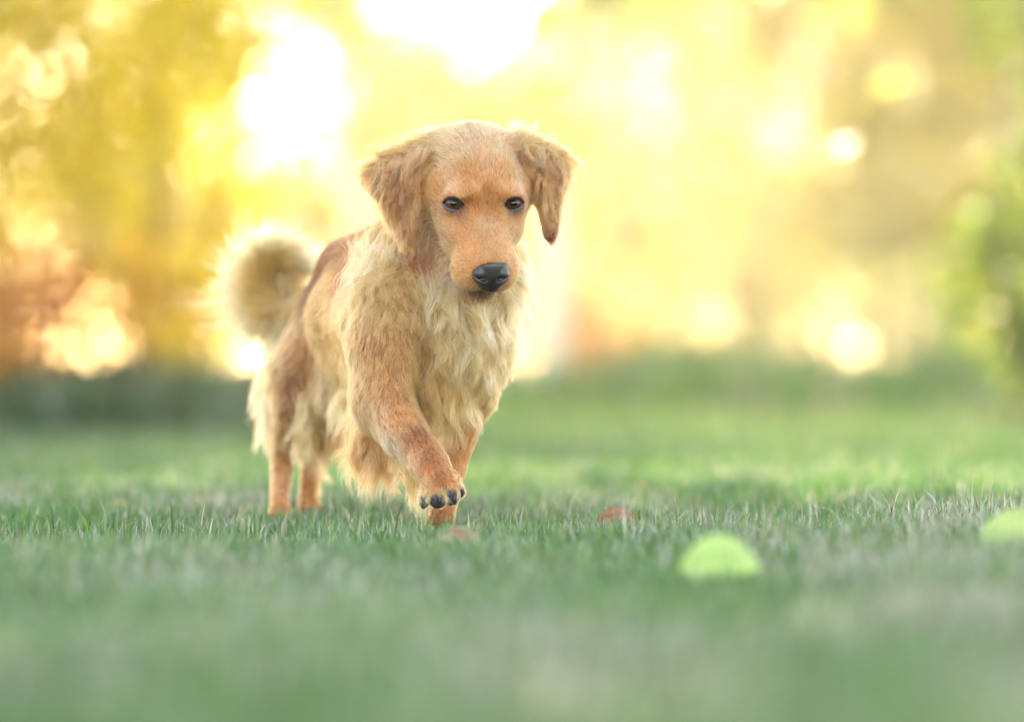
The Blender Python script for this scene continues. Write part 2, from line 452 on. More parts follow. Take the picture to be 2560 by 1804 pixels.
def build_trees():
    # near left: yellow autumn trees hanging low over the lawn edge
    tree('birch_tree', 'yellow leaved tree at the left edge of the photo, branches hanging low', 'tree', PX(-330, 17.5), 17.5, 3.5, 1.6, 0.30, 21000, 0.058, 'gold', clusters=230, clump=0.22, seed=1, low_pal='orange', low_z=0.72)
    tree('birch_tree', 'olive yellow young tree right of the leftmost tree, thin brown stems', 'tree', PX(380, 19), 19.0, 3.4, 0.85, 0.30, 6500, 0.060, 'gold', clusters=110, clump=0.30, seed=2, multi=3, trunk_r=0.013)
    tree('orange_shrub', 'low orange leaved shrub under the leftmost yellow tree', 'shrub', PX(90, 16.5), 16.5, 0.70, 0.42, 0.12, 1700, 0.06, 'orange', clusters=30, clump=0.5, seed=3, multi=3, trunk_r=0.008)
    tree('orange_shrub', 'amber leaved shrub just right of the low orange one', 'shrub', PX(330, 17.2), 17.2, 0.80, 0.34, 0.12, 800, 0.055, 'amber', clusters=26, clump=0.5, seed=9, multi=3, trunk_r=0.008)
    tree('yellow_shrub', 'small bright yellow shrub just left of the dog tail', 'shrub', PX(500, 21), 21, 0.95, 0.34, 0.12, 1000, 0.075, 'yellow', clusters=26, clump=0.45, seed=4, multi=3, trunk_r=0.009)
    # near right: green bush at the right edge
    tree('green_tree', 'darker green tree at the right edge of the photo', 'tree', PX(2860, 17.6), 17.6, 3.2, 0.85, 1.2, 5000, 0.06, 'green', clusters=110, clump=0.26, seed=5, low_pal='lime', low_z=0.5)
    tree('green_shrub', 'dark green bush at mid height on the right edge of the photo', 'shrub', PX(2590, 16.2), 16.2, 1.22, 0.36, 0.25, 3600, 0.05, 'green', clusters=60, clump=0.36, seed=6, multi=3, trunk_r=0.010)
    # unseen trees added to shade the dog and lawn: trunks just outside the frame, crowns above it
    tree('added_shade_tree', 'large unseen tree added just left of the frame to shade the dog', 'tree', -3.3, 12.6, 7.2, 3.4, 2.0, 34000, 0.15, 'olive', clusters=260, clump=0.24, seed=60, trunk_r=0.15)
    tree('added_shade_tree', 'large unseen tree added just right of the frame, crown shading the lawn', 'tree', 3.5, 13.6, 7.6, 3.3, 2.4, 19000, 0.15, 'lime', clusters=170, clump=0.20, seed=61, trunk_r=0.15)
    tree('added_shade_tree', 'broad unseen tree added right beyond the frame, low far reaching crown for shade', 'tree', 5.4, 23.0, 9.0, 4.2, 2.9, 16000, 0.18, 'lime', clusters=160, clump=0.2, seed=63, trunk_r=0.17)
    tree('added_shade_tree', 'broad unseen tree added left beyond the frame far behind the other shade trees', 'tree', -5.4, 27.0, 9.5, 4.0, 3.2, 15000, 0.19, 'olive', clusters=150, clump=0.2, seed=64, trunk_r=0.17)
    tree('added_shade_tree', 'tall unseen tree added left beyond the frame, behind the first shade tree', 'tree', -5.6, 18.5, 11, 3.4, 3.0, 14000, 0.19, 'yellow', clusters=130, clump=0.24, seed=62, trunk_r=0.17)
    # middle distance
    mid = [
        (1425, 27.5, 0.95, 0.42, 0.10, 'peach', 'peach orange shrub beside the pale post right of the dog', 900),
        (1630, 33, 1.25, 0.55, 0.12, 'pale', 'pale yellow shrub at the lawn edge right of the orange one', 700),
        (1890, 36, 1.3, 0.7, 0.12, 'pale', 'pale straw coloured shrub behind the tall grass', 700),
        (2230, 34, 1.1, 0.65, 0.10, 'lime', 'light green shrub behind the tall grass on the right', 700),
        (900, 32, 1.1, 0.6, 0.10, 'lime', 'light green shrub hidden mostly by the dog', 1200),
    ]
    for i, (px, Y, h, r_, lo, pal, lab, n) in enumerate(mid):
        tree('shrub', lab, 'shrub', PX(px, Y), Y, h, r_, lo, n, 0.09, pal, clusters=26, clump=0.5, seed=20 + i, multi=3, trunk_r=0.015)
    # far belt of sunlit yellow trees; labels by place since they all blur alike
    far = [
        (-250, 42, 9.5, 2.6, 'pale', 'tall pale yellow tree far off behind the leftmost tree'),
        (330, 46, 9.0, 1.5, 'pale', 'pale yellow tree between the left tree and the bright gap'),
        (860, 58, 8.0, 1.9, 'lime', 'khaki green tree in the distance left of the dog\'s head'),
        (1010, 75, 7.0, 2.2, 'pale', 'far pale tree right above the dog\'s left shoulder'),
        (1240, 64, 6.0, 1.7, 'lime', 'small far green tree directly behind the dog\'s head'),
        (1560, 48, 10.5, 2.1, 'lime', 'yellow green tree far off right of the dog\'s head'),
        (1880, 55, 11.0, 2.5, 'pale', 'tall pale yellow tree in the middle of the right half'),
        (2180, 44, 10.0, 2.1, 'pale', 'pale gold tree left of the green right edge tree'),
        (2520, 40, 9.0, 1.9, 'yellow', 'yellow tree far behind the green tree at the right edge'),
        (1720, 70, 11.0, 3.0, 'pale', 'big pale tree furthest back right of the dog head'),
        (2050, 78, 12.0, 3.4, 'lime', 'furthest khaki tree behind the right half of the lawn'),
        (1400, 82, 8.0, 2.4, 'pale', 'furthest pale tree seen over the dog right ear'),
        (2440, 52, 9.5, 1.9, 'lime', 'yellow green tree far behind the right edge bush'),
        (2900, 46, 10, 2.6, 'pale', 'pale tree beyond the right edge'),
    ]
    for i, (px, Y, h, r_, pal, lab) in enumerate(far):
        tree('far_tree', lab, 'tree', PX(px, Y), Y, h, r_, 0.5, 7600, 0.18, pal, group='trees at the far end of the lawn', clusters=70, clump=0.36, seed=40 + i, bark='pale_bark', trunk_r=0.11)
def build_far_row():
    labs = ['low wide khaki tree at the horizon behind the leftmost tree', 'low wide tree at the horizon behind the dog tail', 'low wide tree at the horizon behind the dog head',
            'low wide tree at the horizon just right of the pale post', 'low wide tree at the horizon right of the photo middle', 'low wide tree at the horizon left of the right edge bush', 'low wide tree at the horizon behind the right edge bush']
    for i, px in enumerate((-60, 420, 1150, 1500, 1850, 2200, 2550)):
        Y = 84 + 3 * (i % 3)
        tree('far_tree', labs[i], 'tree', PX(px, Y), Y, 4.6 + (i % 2) * .8, 2.3, 0.2, 5200, 0.24, 'lime' if i % 2 else 'pale', group='trees at the far end of the lawn', clusters=70, clump=0.36, seed=80 + i, bark='pale_bark', trunk_r=0.10)
build_trees()
build_far_row()

def build_post():
    Y = 26.0
    x = PX(1381, Y); w = 72 * Y / FPX / 2; z0 = float(gz(x, Y)); h = 1.42
    t = empty('wooden_post', (x, Y, z0)); tag(t, 'pale cream square post at the far lawn edge behind the dog', 'post')
    mt = principled('pale_paint', (0.86, 0.81, 0.70), 0.6, 0.3, noise=(6, 0.05), bump=(30, 0.3, 'noise'))
    def box(cx, cy, z0_, z1, hw, ch):
        out = []
        for (z, s) in ((z0_, 0), (z0_ + ch, 1), (z1 - ch, 1), (z1, 0)):
            e = hw if s else hw - ch
            for sx, sy in ((-1, -1), (1, -1), (1, 1), (-1, 1)):
                out.append((cx + sx * e, cy + sy * e, z))
        f = []
        for k in range(3):
            for s in range(4):
                q = (s + 1) % 4; f.append((k * 4 + s, k * 4 + q, k * 4 + 4 + q, k * 4 + 4 + s))
        f += [(3, 2, 1, 0), (12, 13, 14, 15)]
        return np.array(out), np.array(f)
    v, f = box(x, Y, z0 - 0.1, z0 + h, w, 0.006); mesh_obj('shaft', v, f, mt, t, smooth=False)
    v, f = box(x, Y, z0 + h + 0.001, z0 + h + 0.05, w + 0.02, 0.012); mesh_obj('cap', v, f, mt, t, smooth=False)
build_post()

def build_haze():
    """the bright autumn air between the dog and the far trees"""
    x0, x1, y0, y1, z0, z1 = -155, 155, -32, 305, -1.5, 16
    v = np.array([(x, y, z) for z in (z0, z1) for y in (y0, y1) for x in (x0, x1)], float)
    f = np.array([(0, 2, 3, 1), (4, 5, 7, 6), (0, 1, 5, 4), (2, 6, 7, 3), (0, 4, 6, 2), (1, 3, 7, 5)])
    m, nt, out = new_mat('haze_air')
    p = nt.nodes.new('ShaderNodeVolumePrincipled')
    p.inputs['Color'].default_value = (0.95, 0.92, 0.84, 1)
    p.inputs['Density'].default_value = HAZE
    p.inputs['Anisotropy'].default_value = 0.35
    nt.links.new(p.outputs[0], out.inputs['Volume'])
    o = mesh_obj('haze', v, f, m, smooth=False)
    tag(o, 'thin bright autumn haze in the air over the lawn', 'haze', kind='stuff')
HAZE = 0.0012
sc.cycles.volume_bounces = 1
build_haze()
# ------------------------------------------------------------------ the dog
# Measures are photograph pixels at the dog: (x right, y down, d away from the focus distance), 1 px = Y0/FPX metres.
U = Y0 / FPX

def W(p):
    p = np.asarray(p, float)
    Y = Y0 + p[..., 2] * U
    return np.stack([(p[..., 0] - 1280) * Y / FPX, Y, CZ - (p[..., 1] - 902) * Y / FPX], -1)

def nrm(v):
    v = np.asarray(v, float)
    return v / (np.linalg.norm(v, axis=-1, keepdims=True) + 1e-12)

# head frame: f forward along the muzzle, u up, s to the right of the picture
_pi, _ya = R(38), R(13)
HF = np.array([math.sin(_ya) * math.cos(_pi), math.sin(_pi), -math.cos(_ya) * math.cos(_pi)])
HS = np.array([math.cos(_ya), 0, math.sin(_ya)])
HU = nrm(np.array([0, -1.0, 0]) + HF[1] * HF)
HO = np.array([1195.0, 437.0, 40.0])
def H(s, u, f): return HO + s * HS + u * HU + f * HF
def HD(s, u, f): return s * HS + u * HU + f * HF
def todir(v):                      # picture direction (right, down, away) -> world direction
    v = np.asarray(v, float)
    return nrm(np.stack([v[..., 0], v[..., 2], -v[..., 1]], -1))

PR = []
def rc(a, b, ra, rb, k=20, sub=False):
    A, B = W(a), W(b); s = U * (1 + (a[2] + b[2]) * 0.5 * U / Y0)
    PR.append(dict(t='rc', a=A, b=B, ra=ra * s, rb=rb * s, k=k * s, sub=sub,
                   lo=np.minimum(A, B) - max(ra, rb) * s, hi=np.maximum(A, B) + max(ra, rb) * s))
def el(c, r, ax=None, k=20, sub=False):
    """ellipsoid; ax: three picture directions, default the head frame (s,u,f)"""
    ax = np.array([todir(HS), todir(HU), todir(HF)]) if ax is None else np.array([todir(a) for a in ax])
    C = W(c); s = U * (1 + c[2] * U / Y0); m = max(r) * s
    PR.append(dict(t='el', c=C, r=np.array(r) * s, ax=ax, k=k * s, sub=sub, lo=C - m, hi=C + m))
def tri(a, b, c, r, k=12):
    V = [W(a), W(b), W(c)]; s = U
    PR.append(dict(t='tri', v=V, r=r * s, k=k * s, sub=False, lo=np.min(V, 0) - r * s, hi=np.max(V, 0) + r * s))

def dist(pr, p):
    if pr['t'] == 'rc':
        a, b = pr['a'], pr['b']; ba = b - a; L = ba @ ba + 1e-12
        h = np.clip((p - a) @ ba / L, 0, 1)
        return np.linalg.norm(p - a - h[..., None] * ba, axis=-1) - (pr['ra'] * (1 - h) + pr['rb'] * h)
    if pr['t'] == 'el':
        q = (p - pr['c']) @ pr['ax'].T
        k0 = np.linalg.norm(q / pr['r'], axis=-1); k1 = np.linalg.norm(q / pr['r'] ** 2, axis=-1) + 1e-9
        return k0 * (k0 - 1) / k1
    a, b, c = pr['v']
    ba, cb, ac = b - a, c - b, a - c; pa, pb, pc = p - a, p - b, p - c
    n = np.cross(ba, ac)
    dot = lambda x, y: (x * y).sum(-1)
    def e(x, y):
        h = np.clip(dot(x, y) / (y @ y), 0, 1)
        return ((y * h[..., None] - x) ** 2).sum(-1)
    ins = (np.sign(pa @ np.cross(ba, n)) + np.sign(pb @ np.cross(cb, n)) + np.sign(pc @ np.cross(ac, n))) < 2
    d2 = np.where(ins, np.minimum(np.minimum(e(pa, ba), e(pb, cb)), e(pc, ac)), (pa @ n) ** 2 / (n @ n))
    return np.sqrt(d2) - pr['r']

def comb(d, di, k, sub):
    if sub:
        h = np.clip(0.5 - 0.5 * (d + di) / k, 0, 1)
        return d * (1 - h) - di * h + k * h * (1 - h)
    h = np.clip(0.5 + 0.5 * (d - di) / k, 0, 1)
    return d * (1 - h) + di * h - k * h * (1 - h)

def sdf(p, prims=None):
    prims = PR if prims is None else prims
    d = np.full(p.shape[:-1], 10.0)
    for pr in prims:
        d = comb(d, dist(pr, p), pr['k'], pr['sub'])
    return d

def sdf_local(p, prims=None):
    """same field on scattered points, skipping far primitives"""
    prims = PR if prims is None else prims
    d = np.full(len(p), 10.0)
    for pr in prims:
        mg = pr['k'] + 0.05
        m = np.all((p > pr['lo'] - mg) & (p < pr['hi'] + mg), axis=1)
        if m.any():
            d[m] = comb(d[m], dist(pr, p[m]), pr['k'], pr['sub'])
    return d

def grad(p, e=0.0008, prims=None):
    g = np.stack([sdf_local(p + np.eye(3)[i] * e, prims) - sdf_local(p - np.eye(3)[i] * e, prims) for i in range(3)], 1)
    return nrm(g)

def surface(axes, prims, newton=2):
    xs, ys, zs = axes
    D = np.full((len(xs), len(ys), len(zs)), 10.0, np.float32)
    for pr in prims:
        mg = pr['k'] + 0.03
        sl = []
        for i, ax in enumerate(axes):
            lo = np.searchsorted(ax, pr['lo'][i] - mg); hi = np.searchsorted(ax, pr['hi'][i] + mg)
            sl.append(slice(lo, hi))
        if any(s.stop <= s.start for s in sl): continue
        g = np.stack(np.meshgrid(xs[sl[0]], ys[sl[1]], zs[sl[2]], indexing='ij'), -1)
        D[tuple(sl)] = comb(D[tuple(sl)], dist(pr, g), pr['k'], pr['sub'])
    S = D < 0
    nx, ny, nz = S.shape
    c = np.zeros((nx - 1, ny - 1, nz - 1), np.int8)
    for i in (0, 1):
        for j in (0, 1):
            for k in (0, 1):
                c += S[i:nx - 1 + i, j:ny - 1 + j, k:nz - 1 + k]
    act = (c > 0) & (c < 8)
    idx = -np.ones(act.shape, np.int64); ai = np.argwhere(act); idx[act] = np.arange(len(ai))
    P = np.zeros((len(ai), 3)); Wt = np.zeros(len(ai))
    cor = [(i, j, k) for i in (0, 1) for j in (0, 1) for k in (0, 1)]
    A = [xs, ys, zs]
    for q in cor:
        for d in range(3):
            if q[d]: continue
            q2 = list(q); q2[d] = 1
            i0 = ai + np.array(q); i1 = ai + np.array(q2)
            v0 = D[i0[:, 0], i0[:, 1], i0[:, 2]]; v1 = D[i1[:, 0], i1[:, 1], i1[:, 2]]
            m = (v0 < 0) != (v1 < 0)
            t = np.where(m, v0 / np.where(m, v0 - v1, 1), 0)
            p0 = np.stack([A[x][i0[:, x]] for x in range(3)], 1); p1 = np.stack([A[x][i1[:, x]] for x in range(3)], 1)
            P += np.where(m[:, None], p0 + (p1 - p0) * t[:, None], 0); Wt += m
    P /= Wt[:, None]
    F = []
    for d in range(3):
        sl0 = [slice(1, -1)] * 3; sl0[d] = slice(0, -1); sl1 = [slice(1, -1)] * 3; sl1[d] = slice(1, None)
        a = S[tuple(sl0)]; b = S[tuple(sl1)]
        e = np.argwhere(a != b)
        flip = a[a != b]
        base = e + 1; base[:, d] -= 1
        u, w = (d + 1) % 3, (d + 2) % 3
        def cell(du, dw):
            q = base.copy(); q[:, u] -= du; q[:, w] -= dw
            return idx[q[:, 0], q[:, 1], q[:, 2]]
        f = np.stack([cell(1, 1), cell(0, 1), cell(0, 0), cell(1, 0)], 1)
        f[~flip] = f[~flip][:, ::-1]
        F.append(f)
    F = np.concatenate(F)
    F = F[(F >= 0).all(1)]
    for _ in range(newton):
        g = grad(P, prims=prims)
        P -= g * np.clip(sdf_local(P, prims), -0.003, 0.003)[:, None] * 0.8
    return P, F

# --- skull and muzzle
el(H(0, -4, -8), (110, 90, 122))
rc(H(-60, -40, 30), H(60, -40, 30), 66, 66, 30)                 # cheek mass
for s in (-1, 1):
    el(H(s * 88, -40, 22), (40, 62, 62), k=30)                   # zygomatic and masseter
    el(H(s * 62, 20, 92), (34, 17, 28), k=22)                    # brow
    el(H(s * 34, 24, 104), (15, 20, 18), k=16)                    # raised inner brow
    el(H(s * 64, -84, 92), (46, 44, 66), k=34)                   # cheek under the eye
rc(H(0, -54, 92), H(0, -98, 205), 70, 54, 30)                    # bridge
rc(H(0, -118, 110), H(0, -132, 190), 88, 68, 24)
for s in (-1, 1):
    el(H(s * 37, -137, 203), (49, 55, 54), k=16)                 # flews
rc(H(0, -170, 110), H(0, -196, 206), 50, 33, 14)                 # lower jaw
el(H(0, -98, 236), (42, 34, 24), k=14)                           # nose leather bed
el(H(0, 40, 120), (12, 46, 20), k=20, sub=True)                  # furrow of the forehead
for s in (-1, 1): rc(H(s * 17, 26, 138), H(s * 22, 70, 112), 4, 3, 12, sub=True)
el(H(0, -14, 152), (26, 16, 20), k=26, sub=True)                 # stop
# mouth slit under the flews
rc(H(-52, -186, 205), H(0, -172, 250), 4.5, 4.5, 5, sub=True)
rc(H(52, -186, 205), H(0, -172, 250), 4.5, 4.5, 5, sub=True)
EYES = [(-77, -21, 88), (77, -21, 88)]
for i, e in enumerate(EYES):
    s = -1 if i == 0 else 1
    el(H(*e), (35, 34, 32.5), k=10)
def gaze_at(c):
    g = np.array([0.05, 0.10, -1.0]); return g / np.linalg.norm(g)
EYE_AX = []
for i, e in enumerate(EYES):
    s = -1 if i == 0 else 1
    c = H(*e); g = gaze_at(c)
    a = nrm(np.array([1.0, -s * 0.22, 0.22 * -s])); a = nrm(a - (a @ g) * g); b = np.cross(g, a); b = b if b[1] < 0 else -b
    EYE_AX.append((a, b, g))
    el(c + g * 26 - b * 3.0, (25, 14.8, 22), ax=[a, b, g], k=4, sub=True)
# --- ears
tri((1088, 368, 62), (930, 432, 70), (1015, 600, 22), 15, 26)
tri((1092, 385, 62), (1048, 500, 20), (1015, 600, 22), 14, 18)
rc((1095, 362, 66), (980, 396, 74), 22, 18, 26)
tri((1300, 372, 70), (1408, 425, 96), (1352, 500, 62), 14, 26)
tri((1352, 470, 62), (1398, 455, 84), (1376, 590, 62), 13, 16)
rc((1296, 354, 74), (1378, 386, 92), 22, 18, 26)
# --- neck, torso
rc(H(0, -20, -70), (1060, 640, 250), 104, 120, 40)
rc((1150, 600, 150), (1140, 780, 150), 96, 118, 50)               # throat into forechest
el((1150, 840, 165), (112, 150, 110), ax=[(1, 0, 0), (0, 1, 0), (0, 0, 1)], k=50)
rc((1000, 640, 300), (890, 690, 820), 92, 102, 40)                # spine
rc((1010, 780, 290), (905, 790, 620), 150, 130, 50)               # rib cage
rc((905, 800, 620), (880, 810, 840), 118, 100, 50)                # loin
rc((960, 890, 380), (885, 885, 700), 96, 84, 40)                  # belly
rc((1075, 850, 160), (1085, 965, 150), 70, 55, 30)
# --- foreleg in swing (left in the photo)
rc((1000, 770, 130), (965, 860, 110), 108, 96, 50)
rc((965, 860, 110), (952, 1000, 60), 92, 74, 30)
rc((952, 1000, 60), (1010, 1085, -20), 72, 56, 26)
rc((1010, 1085, -20), (1072, 1158, -90), 52, 45, 20)
rc((1072, 1158, -90), (1100, 1205, -118), 44, 42, 16)
TOES = [((1077, 1205, -118), (1062, 1247, -126), 21, 17), ((1092, 1205, -132), (1096, 1248, -146), 24, 21),
        ((1118, 1200, -130), (1129, 1241, -143), 23, 20), ((1130, 1195, -112), (1149, 1229, -120), 19, 14)]
for a, b, ra, rb in TOES: rc(a, b, ra, rb, 6)
# --- planted foreleg (right in the photo)
rc((1175, 880, 190), (1178, 985, 220), 82, 60, 40)
rc((1178, 985, 220), (1128, 1175, 205), 50, 31, 24)
rc((1128, 1175, 205), (1106, 1275, 190), 30, 31, 14)
for dx in (-20, -6, 8, 21): rc((1103 + dx * .7, 1288, 178), (1100 + dx, 1303, 150), 17, 14, 8)
# --- hind legs
rc((835, 780, 850), (742, 930, 830), 88, 66, 40)
rc((742, 930, 830), (735, 1010, 800), 62, 46, 30)
rc((735, 1010, 800), (707, 1130, 920), 44, 27, 24)
rc((707, 1130, 930), (698, 1268, 875), 27, 20, 14)
for dx in (-18, -6, 6, 18): rc((702 + dx * .7, 1276, 880), (702 + dx, 1289, 850), 15, 12, 8)
rc((890, 860, 800), (838, 985, 740), 80, 58, 40)
rc((838, 985, 740), (778, 1140, 960), 46, 26, 24)
rc((778, 1140, 960), (768, 1246, 980), 22, 18, 14)
for dx in (-18, -6, 6, 18): rc((772 + dx * .7, 1256, 970), (772 + dx, 1268, 945), 14, 11, 8)
# --- tail, curled up and to the left
TAIL = [(800, 745, 930), (766, 784, 960), (718, 790, 985), (672, 768, 1000), (647, 724, 1010), (652, 678, 1015), (682, 650, 1012), (720, 652, 1005), (742, 682, 998)]
for i in range(len(TAIL) - 1):
    rc(TAIL[i], TAIL[i + 1], 36 - 2.9 * i, 33.1 - 2.9 * i, 14)

def axis_steps(rs):
    out = []
    for a, b, st in rs:
        out.append(np.arange(a, b, st))
    return np.concatenate(out)
def wx(px): return (px - 1280) * Y0 / FPX
def wz(py): return CZ - (py - 902) * Y0 / FPX
_xs = axis_steps([(-0.52, wx(885), 0.0065), (wx(885), wx(1045), 0.0040), (wx(1045), wx(1335), 0.0020), (wx(1335), wx(1470), 0.0040)])
_ys = axis_steps([(5.70, 5.84, 0.0022), (5.84, 5.90, 0.0024), (5.90, 6.03, 0.0045), (6.03, 6.75, 0.0075)])
_zs = axis_steps([(-0.012, 0.04, 0.003), (0.04, wz(1150), 0.004), (wz(1150), wz(780), 0.0055), (wz(780), wz(475), 0.0020), (wz(475), wz(300), 0.0036)])

P_, F_ = surface((_xs, _ys, _zs), PR)

# --- coat guides: position, lie of the hair, length (mm), lift, colour, clumping, wave, density
BR = (0.20, 0.054, 0.017); RD = (0.42, 0.125, 0.034); GO = (0.66, 0.218, 0.055); LG = (0.77, 0.250, 0.068)
CR = (0.83, 0.305, 0.102); WC = (0.91, 0.430, 0.195); DK = (0.03, 0.02, 0.02); BU = (0.17, 0.065, 0.028)
G = []
FL = (0.72, 0.315, 0.125)
def g(p, v, L, lift=0.25, c=GO, cl=0.3, wv=0.0, dn=1.0): G.append((W(p), todir(v), L / 1000., lift, c, cl, wv, dn))
def gh(s, u, f, v, L, lift=0.2, c=GO, cl=0.1, wv=0.0, dn=1.6): g(H(s, u, f), HD(*v), L, lift, c, cl, wv, dn)
# face: hair lies back from the nose, short
gh(0, -60, 240, (0, .2, -1), 3, .15, FL); gh(0, -52, 195, (0, .25, -1), 4.5, .15, FL); gh(0, -25, 150, (0, .5, -1), 5.5, .15, FL)
for s in (-1, 1):
    gh(s * 45, -75, 205, (s * .3, .1, -1), 4.5, .15, CR); gh(s * 62, -110, 190, (s * .4, -.3, -1), 6, .2, CR)
    gh(s * 66, -150, 200, (s * .3, -.7, -.7), 7, .25, CR); gh(s * 30, -175, 235, (s * .3, -1, -.3), 5, .3, CR)
    gh(s * 60, -70, 130, (s * .5, -.1, -1), 6, .15, FL); gh(s * 92, -105, 95, (s * .5, -.4, -1), 9, .2, FL)
    gh(s * 105, -75, 60, (s * .6, -.3, -1), 10, .2, FL); gh(s * 125, -35, 30, (s * .6, -.2, -1), 12, .25, GO)
    gh(s * 118, 10, 55, (s * .6, .2, -1), 9, .2, GO); gh(s * 100, 40, 70, (s * .4, .5, -.8), 8, .18, FL)
    gh(s * 77, 14, 118, (s * .3, .8, -.5), 6, .2, CR); gh(s * 50, 30, 115, (s * .1, 1, -.4), 7, .2, GO)
    gh(s * 36, 0, 122, (s * .1, 1, -.4), 6, .15, GO); gh(s * 77, -55, 112, (s * .4, -.3, -.8), 6, .15, FL)
    gh(s * 40, -50, 130, (s * .2, .1, -.8), 5, .12, GO)
    gh(s * 55, 75, 65, (s * .3, .5, -.9), 9, .2, GO); gh(s * 90, 75, 20, (s * .6, .2, -.8), 12, .25, FL, .2)
    gh(s * 45, 98, 10, (s * .2, 0, -1), 12, .2, FL, .2)
    gh(s * 100, 60, -40, (s * .8, .3, -.4), 26, .5, CR, .5, .4); 
gh(0, 40, 128, (0, 1, -.3), 7, .15, GO); gh(0, 75, 100, (0, .8, -.7), 12, .2, CR); gh(0, 100, 30, (0, .1, -1), 14, .22, CR); gh(0, 96, -50, (0, -.2, -1), 16, .25, FL, .2)
gh(0, -228, 190, (0, -.8, -.6), 14, .4, CR, .3); gh(0, -210, 110, (0, -.8, -.6), 30, .4, CR, .5, .4)
for s in (-1, 1): gh(s * 50, -190, 120, (s * .3, -.8, -.6), 22, .35, FL, .4, .3)
# ears
E = [((1085, 350, 66), (-.9, -.15, 0), 26, .5, LG), ((1040, 362, 70), (-1, .2, 0), 36, .42, GO), ((985, 385, 72), (-1, .35, 0), 38, .4, GO),
     ((930, 430, 66), (-.6, .7, 0), 30, .4, LG), ((1070, 410, 45), (-.5, .8, 0), 28, .25, GO), ((1020, 430, 45), (-.55, .8, 0), 32, .25, RD),
     ((965, 450, 50), (-.2, 1, 0), 30, .25, BU), ((950, 480, 50), (.15, 1, 0), 28, .25, RD), ((1055, 490, 15), (-.15, 1, 0), 30, .2, GO), ((1000, 520, 30), (.15, 1, 0), 30, .25, RD),
     ((980, 560, 30), (.25, 1, 0), 26, .25, LG), ((1035, 570, 12), (-.1, 1, 0), 26, .2, RD), ((1018, 610, 20), (0, 1, 0), 18, .15, GO),
     ((1290, 345, 74), (.9, -.15, 0), 28, .5, CR), ((1340, 365, 84), (1, .15, 0), 34, .45, LG), ((1385, 395, 92), (.8, .6, 0), 34, .4, GO),
     ((1320, 410, 55), (.3, .9, 0), 28, .25, GO), ((1370, 430, 80), (.5, .9, 0), 32, .28, RD), ((1410, 440, 96), (.1, 1, 0), 28, .35, GO), ((1395, 490, 80), (-.2, 1, 0), 24, .3, RD),
     ((1345, 470, 50), (.25, 1, 0), 28, .2, RD), ((1362, 530, 50), (.2, 1, 0), 26, .2, RD), ((1376, 590, 60), (0, 1, 0), 13, .15, BR)]
for p, v, L, li, c in E: g(p, v, L, li, c, .65, .9, 1.3)
# neck and ruff
N = [((1000, 560, 200), (-.4, 1, .4), 34, .35, GO), ((930, 600, 260), (-.5, .9, .4), 34, .35, LG), ((1040, 640, 120), (-.1, 1, 0), 42, .35, RD), ((1080, 620, 90), (.1, 1, 0), 34, .3, BR),
     ((905, 650, 180), (-.4, 1, .1), 52, .45, CR), ((950, 640, 140), (-.5, .8, 0), 55, .45, LG), ((1000, 690, 90), (-.2, 1, 0), 55, .4, LG), ((880, 700, 200), (-.2, 1, .2), 44, .4, LG),
     ((960, 750, 60), (-.1, 1, 0), 34, .35, GO), ((1040, 720, 60), (.3, .9, 0), 48, .35, GO), ((1100, 720, 40), (.1, 1, 0), 60, .4, LG), ((1160, 760, 40), (.05, 1, 0), 66, .38, CR),
     ((1060, 780, 40), (.45, .9, 0), 56, .38, GO), ((1130, 830, 40), (.1, 1, 0), 62, .36, LG), ((1220, 780, 40), (.2, 1, 0), 56, .38, LG), ((1270, 700, 90), (.8, .6, 0), 52, .5, CR),
     ((1290, 620, 130), (.8, .6, 0), 50, .5, WC), ((1290, 540, 170), (.4, 1, .2), 40, .4, LG), ((1280, 780, 100), (.6, .9, 0), 50, .45, CR), ((1260, 850, 110), (.3, 1, 0), 46, .4, LG),
     ((1180, 880, 55), (0, 1, 0), 56, .34, LG), ((1120, 890, 60), (-.05, 1, 0), 62, .34, LG), ((1070, 870, 70), (.2, 1, 0), 56, .3, GO), ((1220, 920, 110), (-.1, 1, 0), 44, .34, LG),
     ((1110, 950, 90), (0, 1, 0), 66, .34, GO), ((1150, 980, 100), (-.2, 1, 0), 64, .34, LG), ((1190, 990, 130), (-.2, 1, 0), 24, .28, GO)]
for p, v, L, li, c in N: g(p, v, L, li, c, .72, 1.0, 1.0)
g((1090, 980, 140), (0, 1, 0), 70, .35, GO, .75, 1.0)
g((1110, 1010, 150), (0, 1, 0), 70, .35, RD, .75, 1.0)
# back and sides
B = [((960, 570, 320), (-.3, .2, 1), 24, .2, BR), ((890, 600, 500), (-.25, .3, 1), 22, .2, BR), ((830, 620, 700), (-.2, .5, 1), 22, .2, BR), ((800, 660, 800), (-.2, .8, .8), 24, .2, BR),
     ((850, 660, 400), (-.5, .7, .6), 26, .25, BR), ((820, 740, 500), (-.5, .6, .8), 24, .25, GO), ((800, 720, 800), (-.3, 1, .5), 24, .25, BR), ((840, 800, 420), (-.6, .5, .6), 24, .25, GO),
     ((790, 820, 650), (-.3, .9, .5), 26, .25, GO), ((830, 880, 450), (-.4, .8, .4), 26, .25, GO), ((830, 950, 520), (-.2, 1, .2), 44, .3, LG), ((880, 990, 450), (0, 1, .2), 42, .35, CR),
     ((1050, 600, 400), (.3, .4, 1), 26, .2, RD), ((1150, 760, 400), (.3, .5, 1), 26, .2, GO)]
for p, v, L, li, c in B: g(p, v, L, li, c, .45, .5, .8)
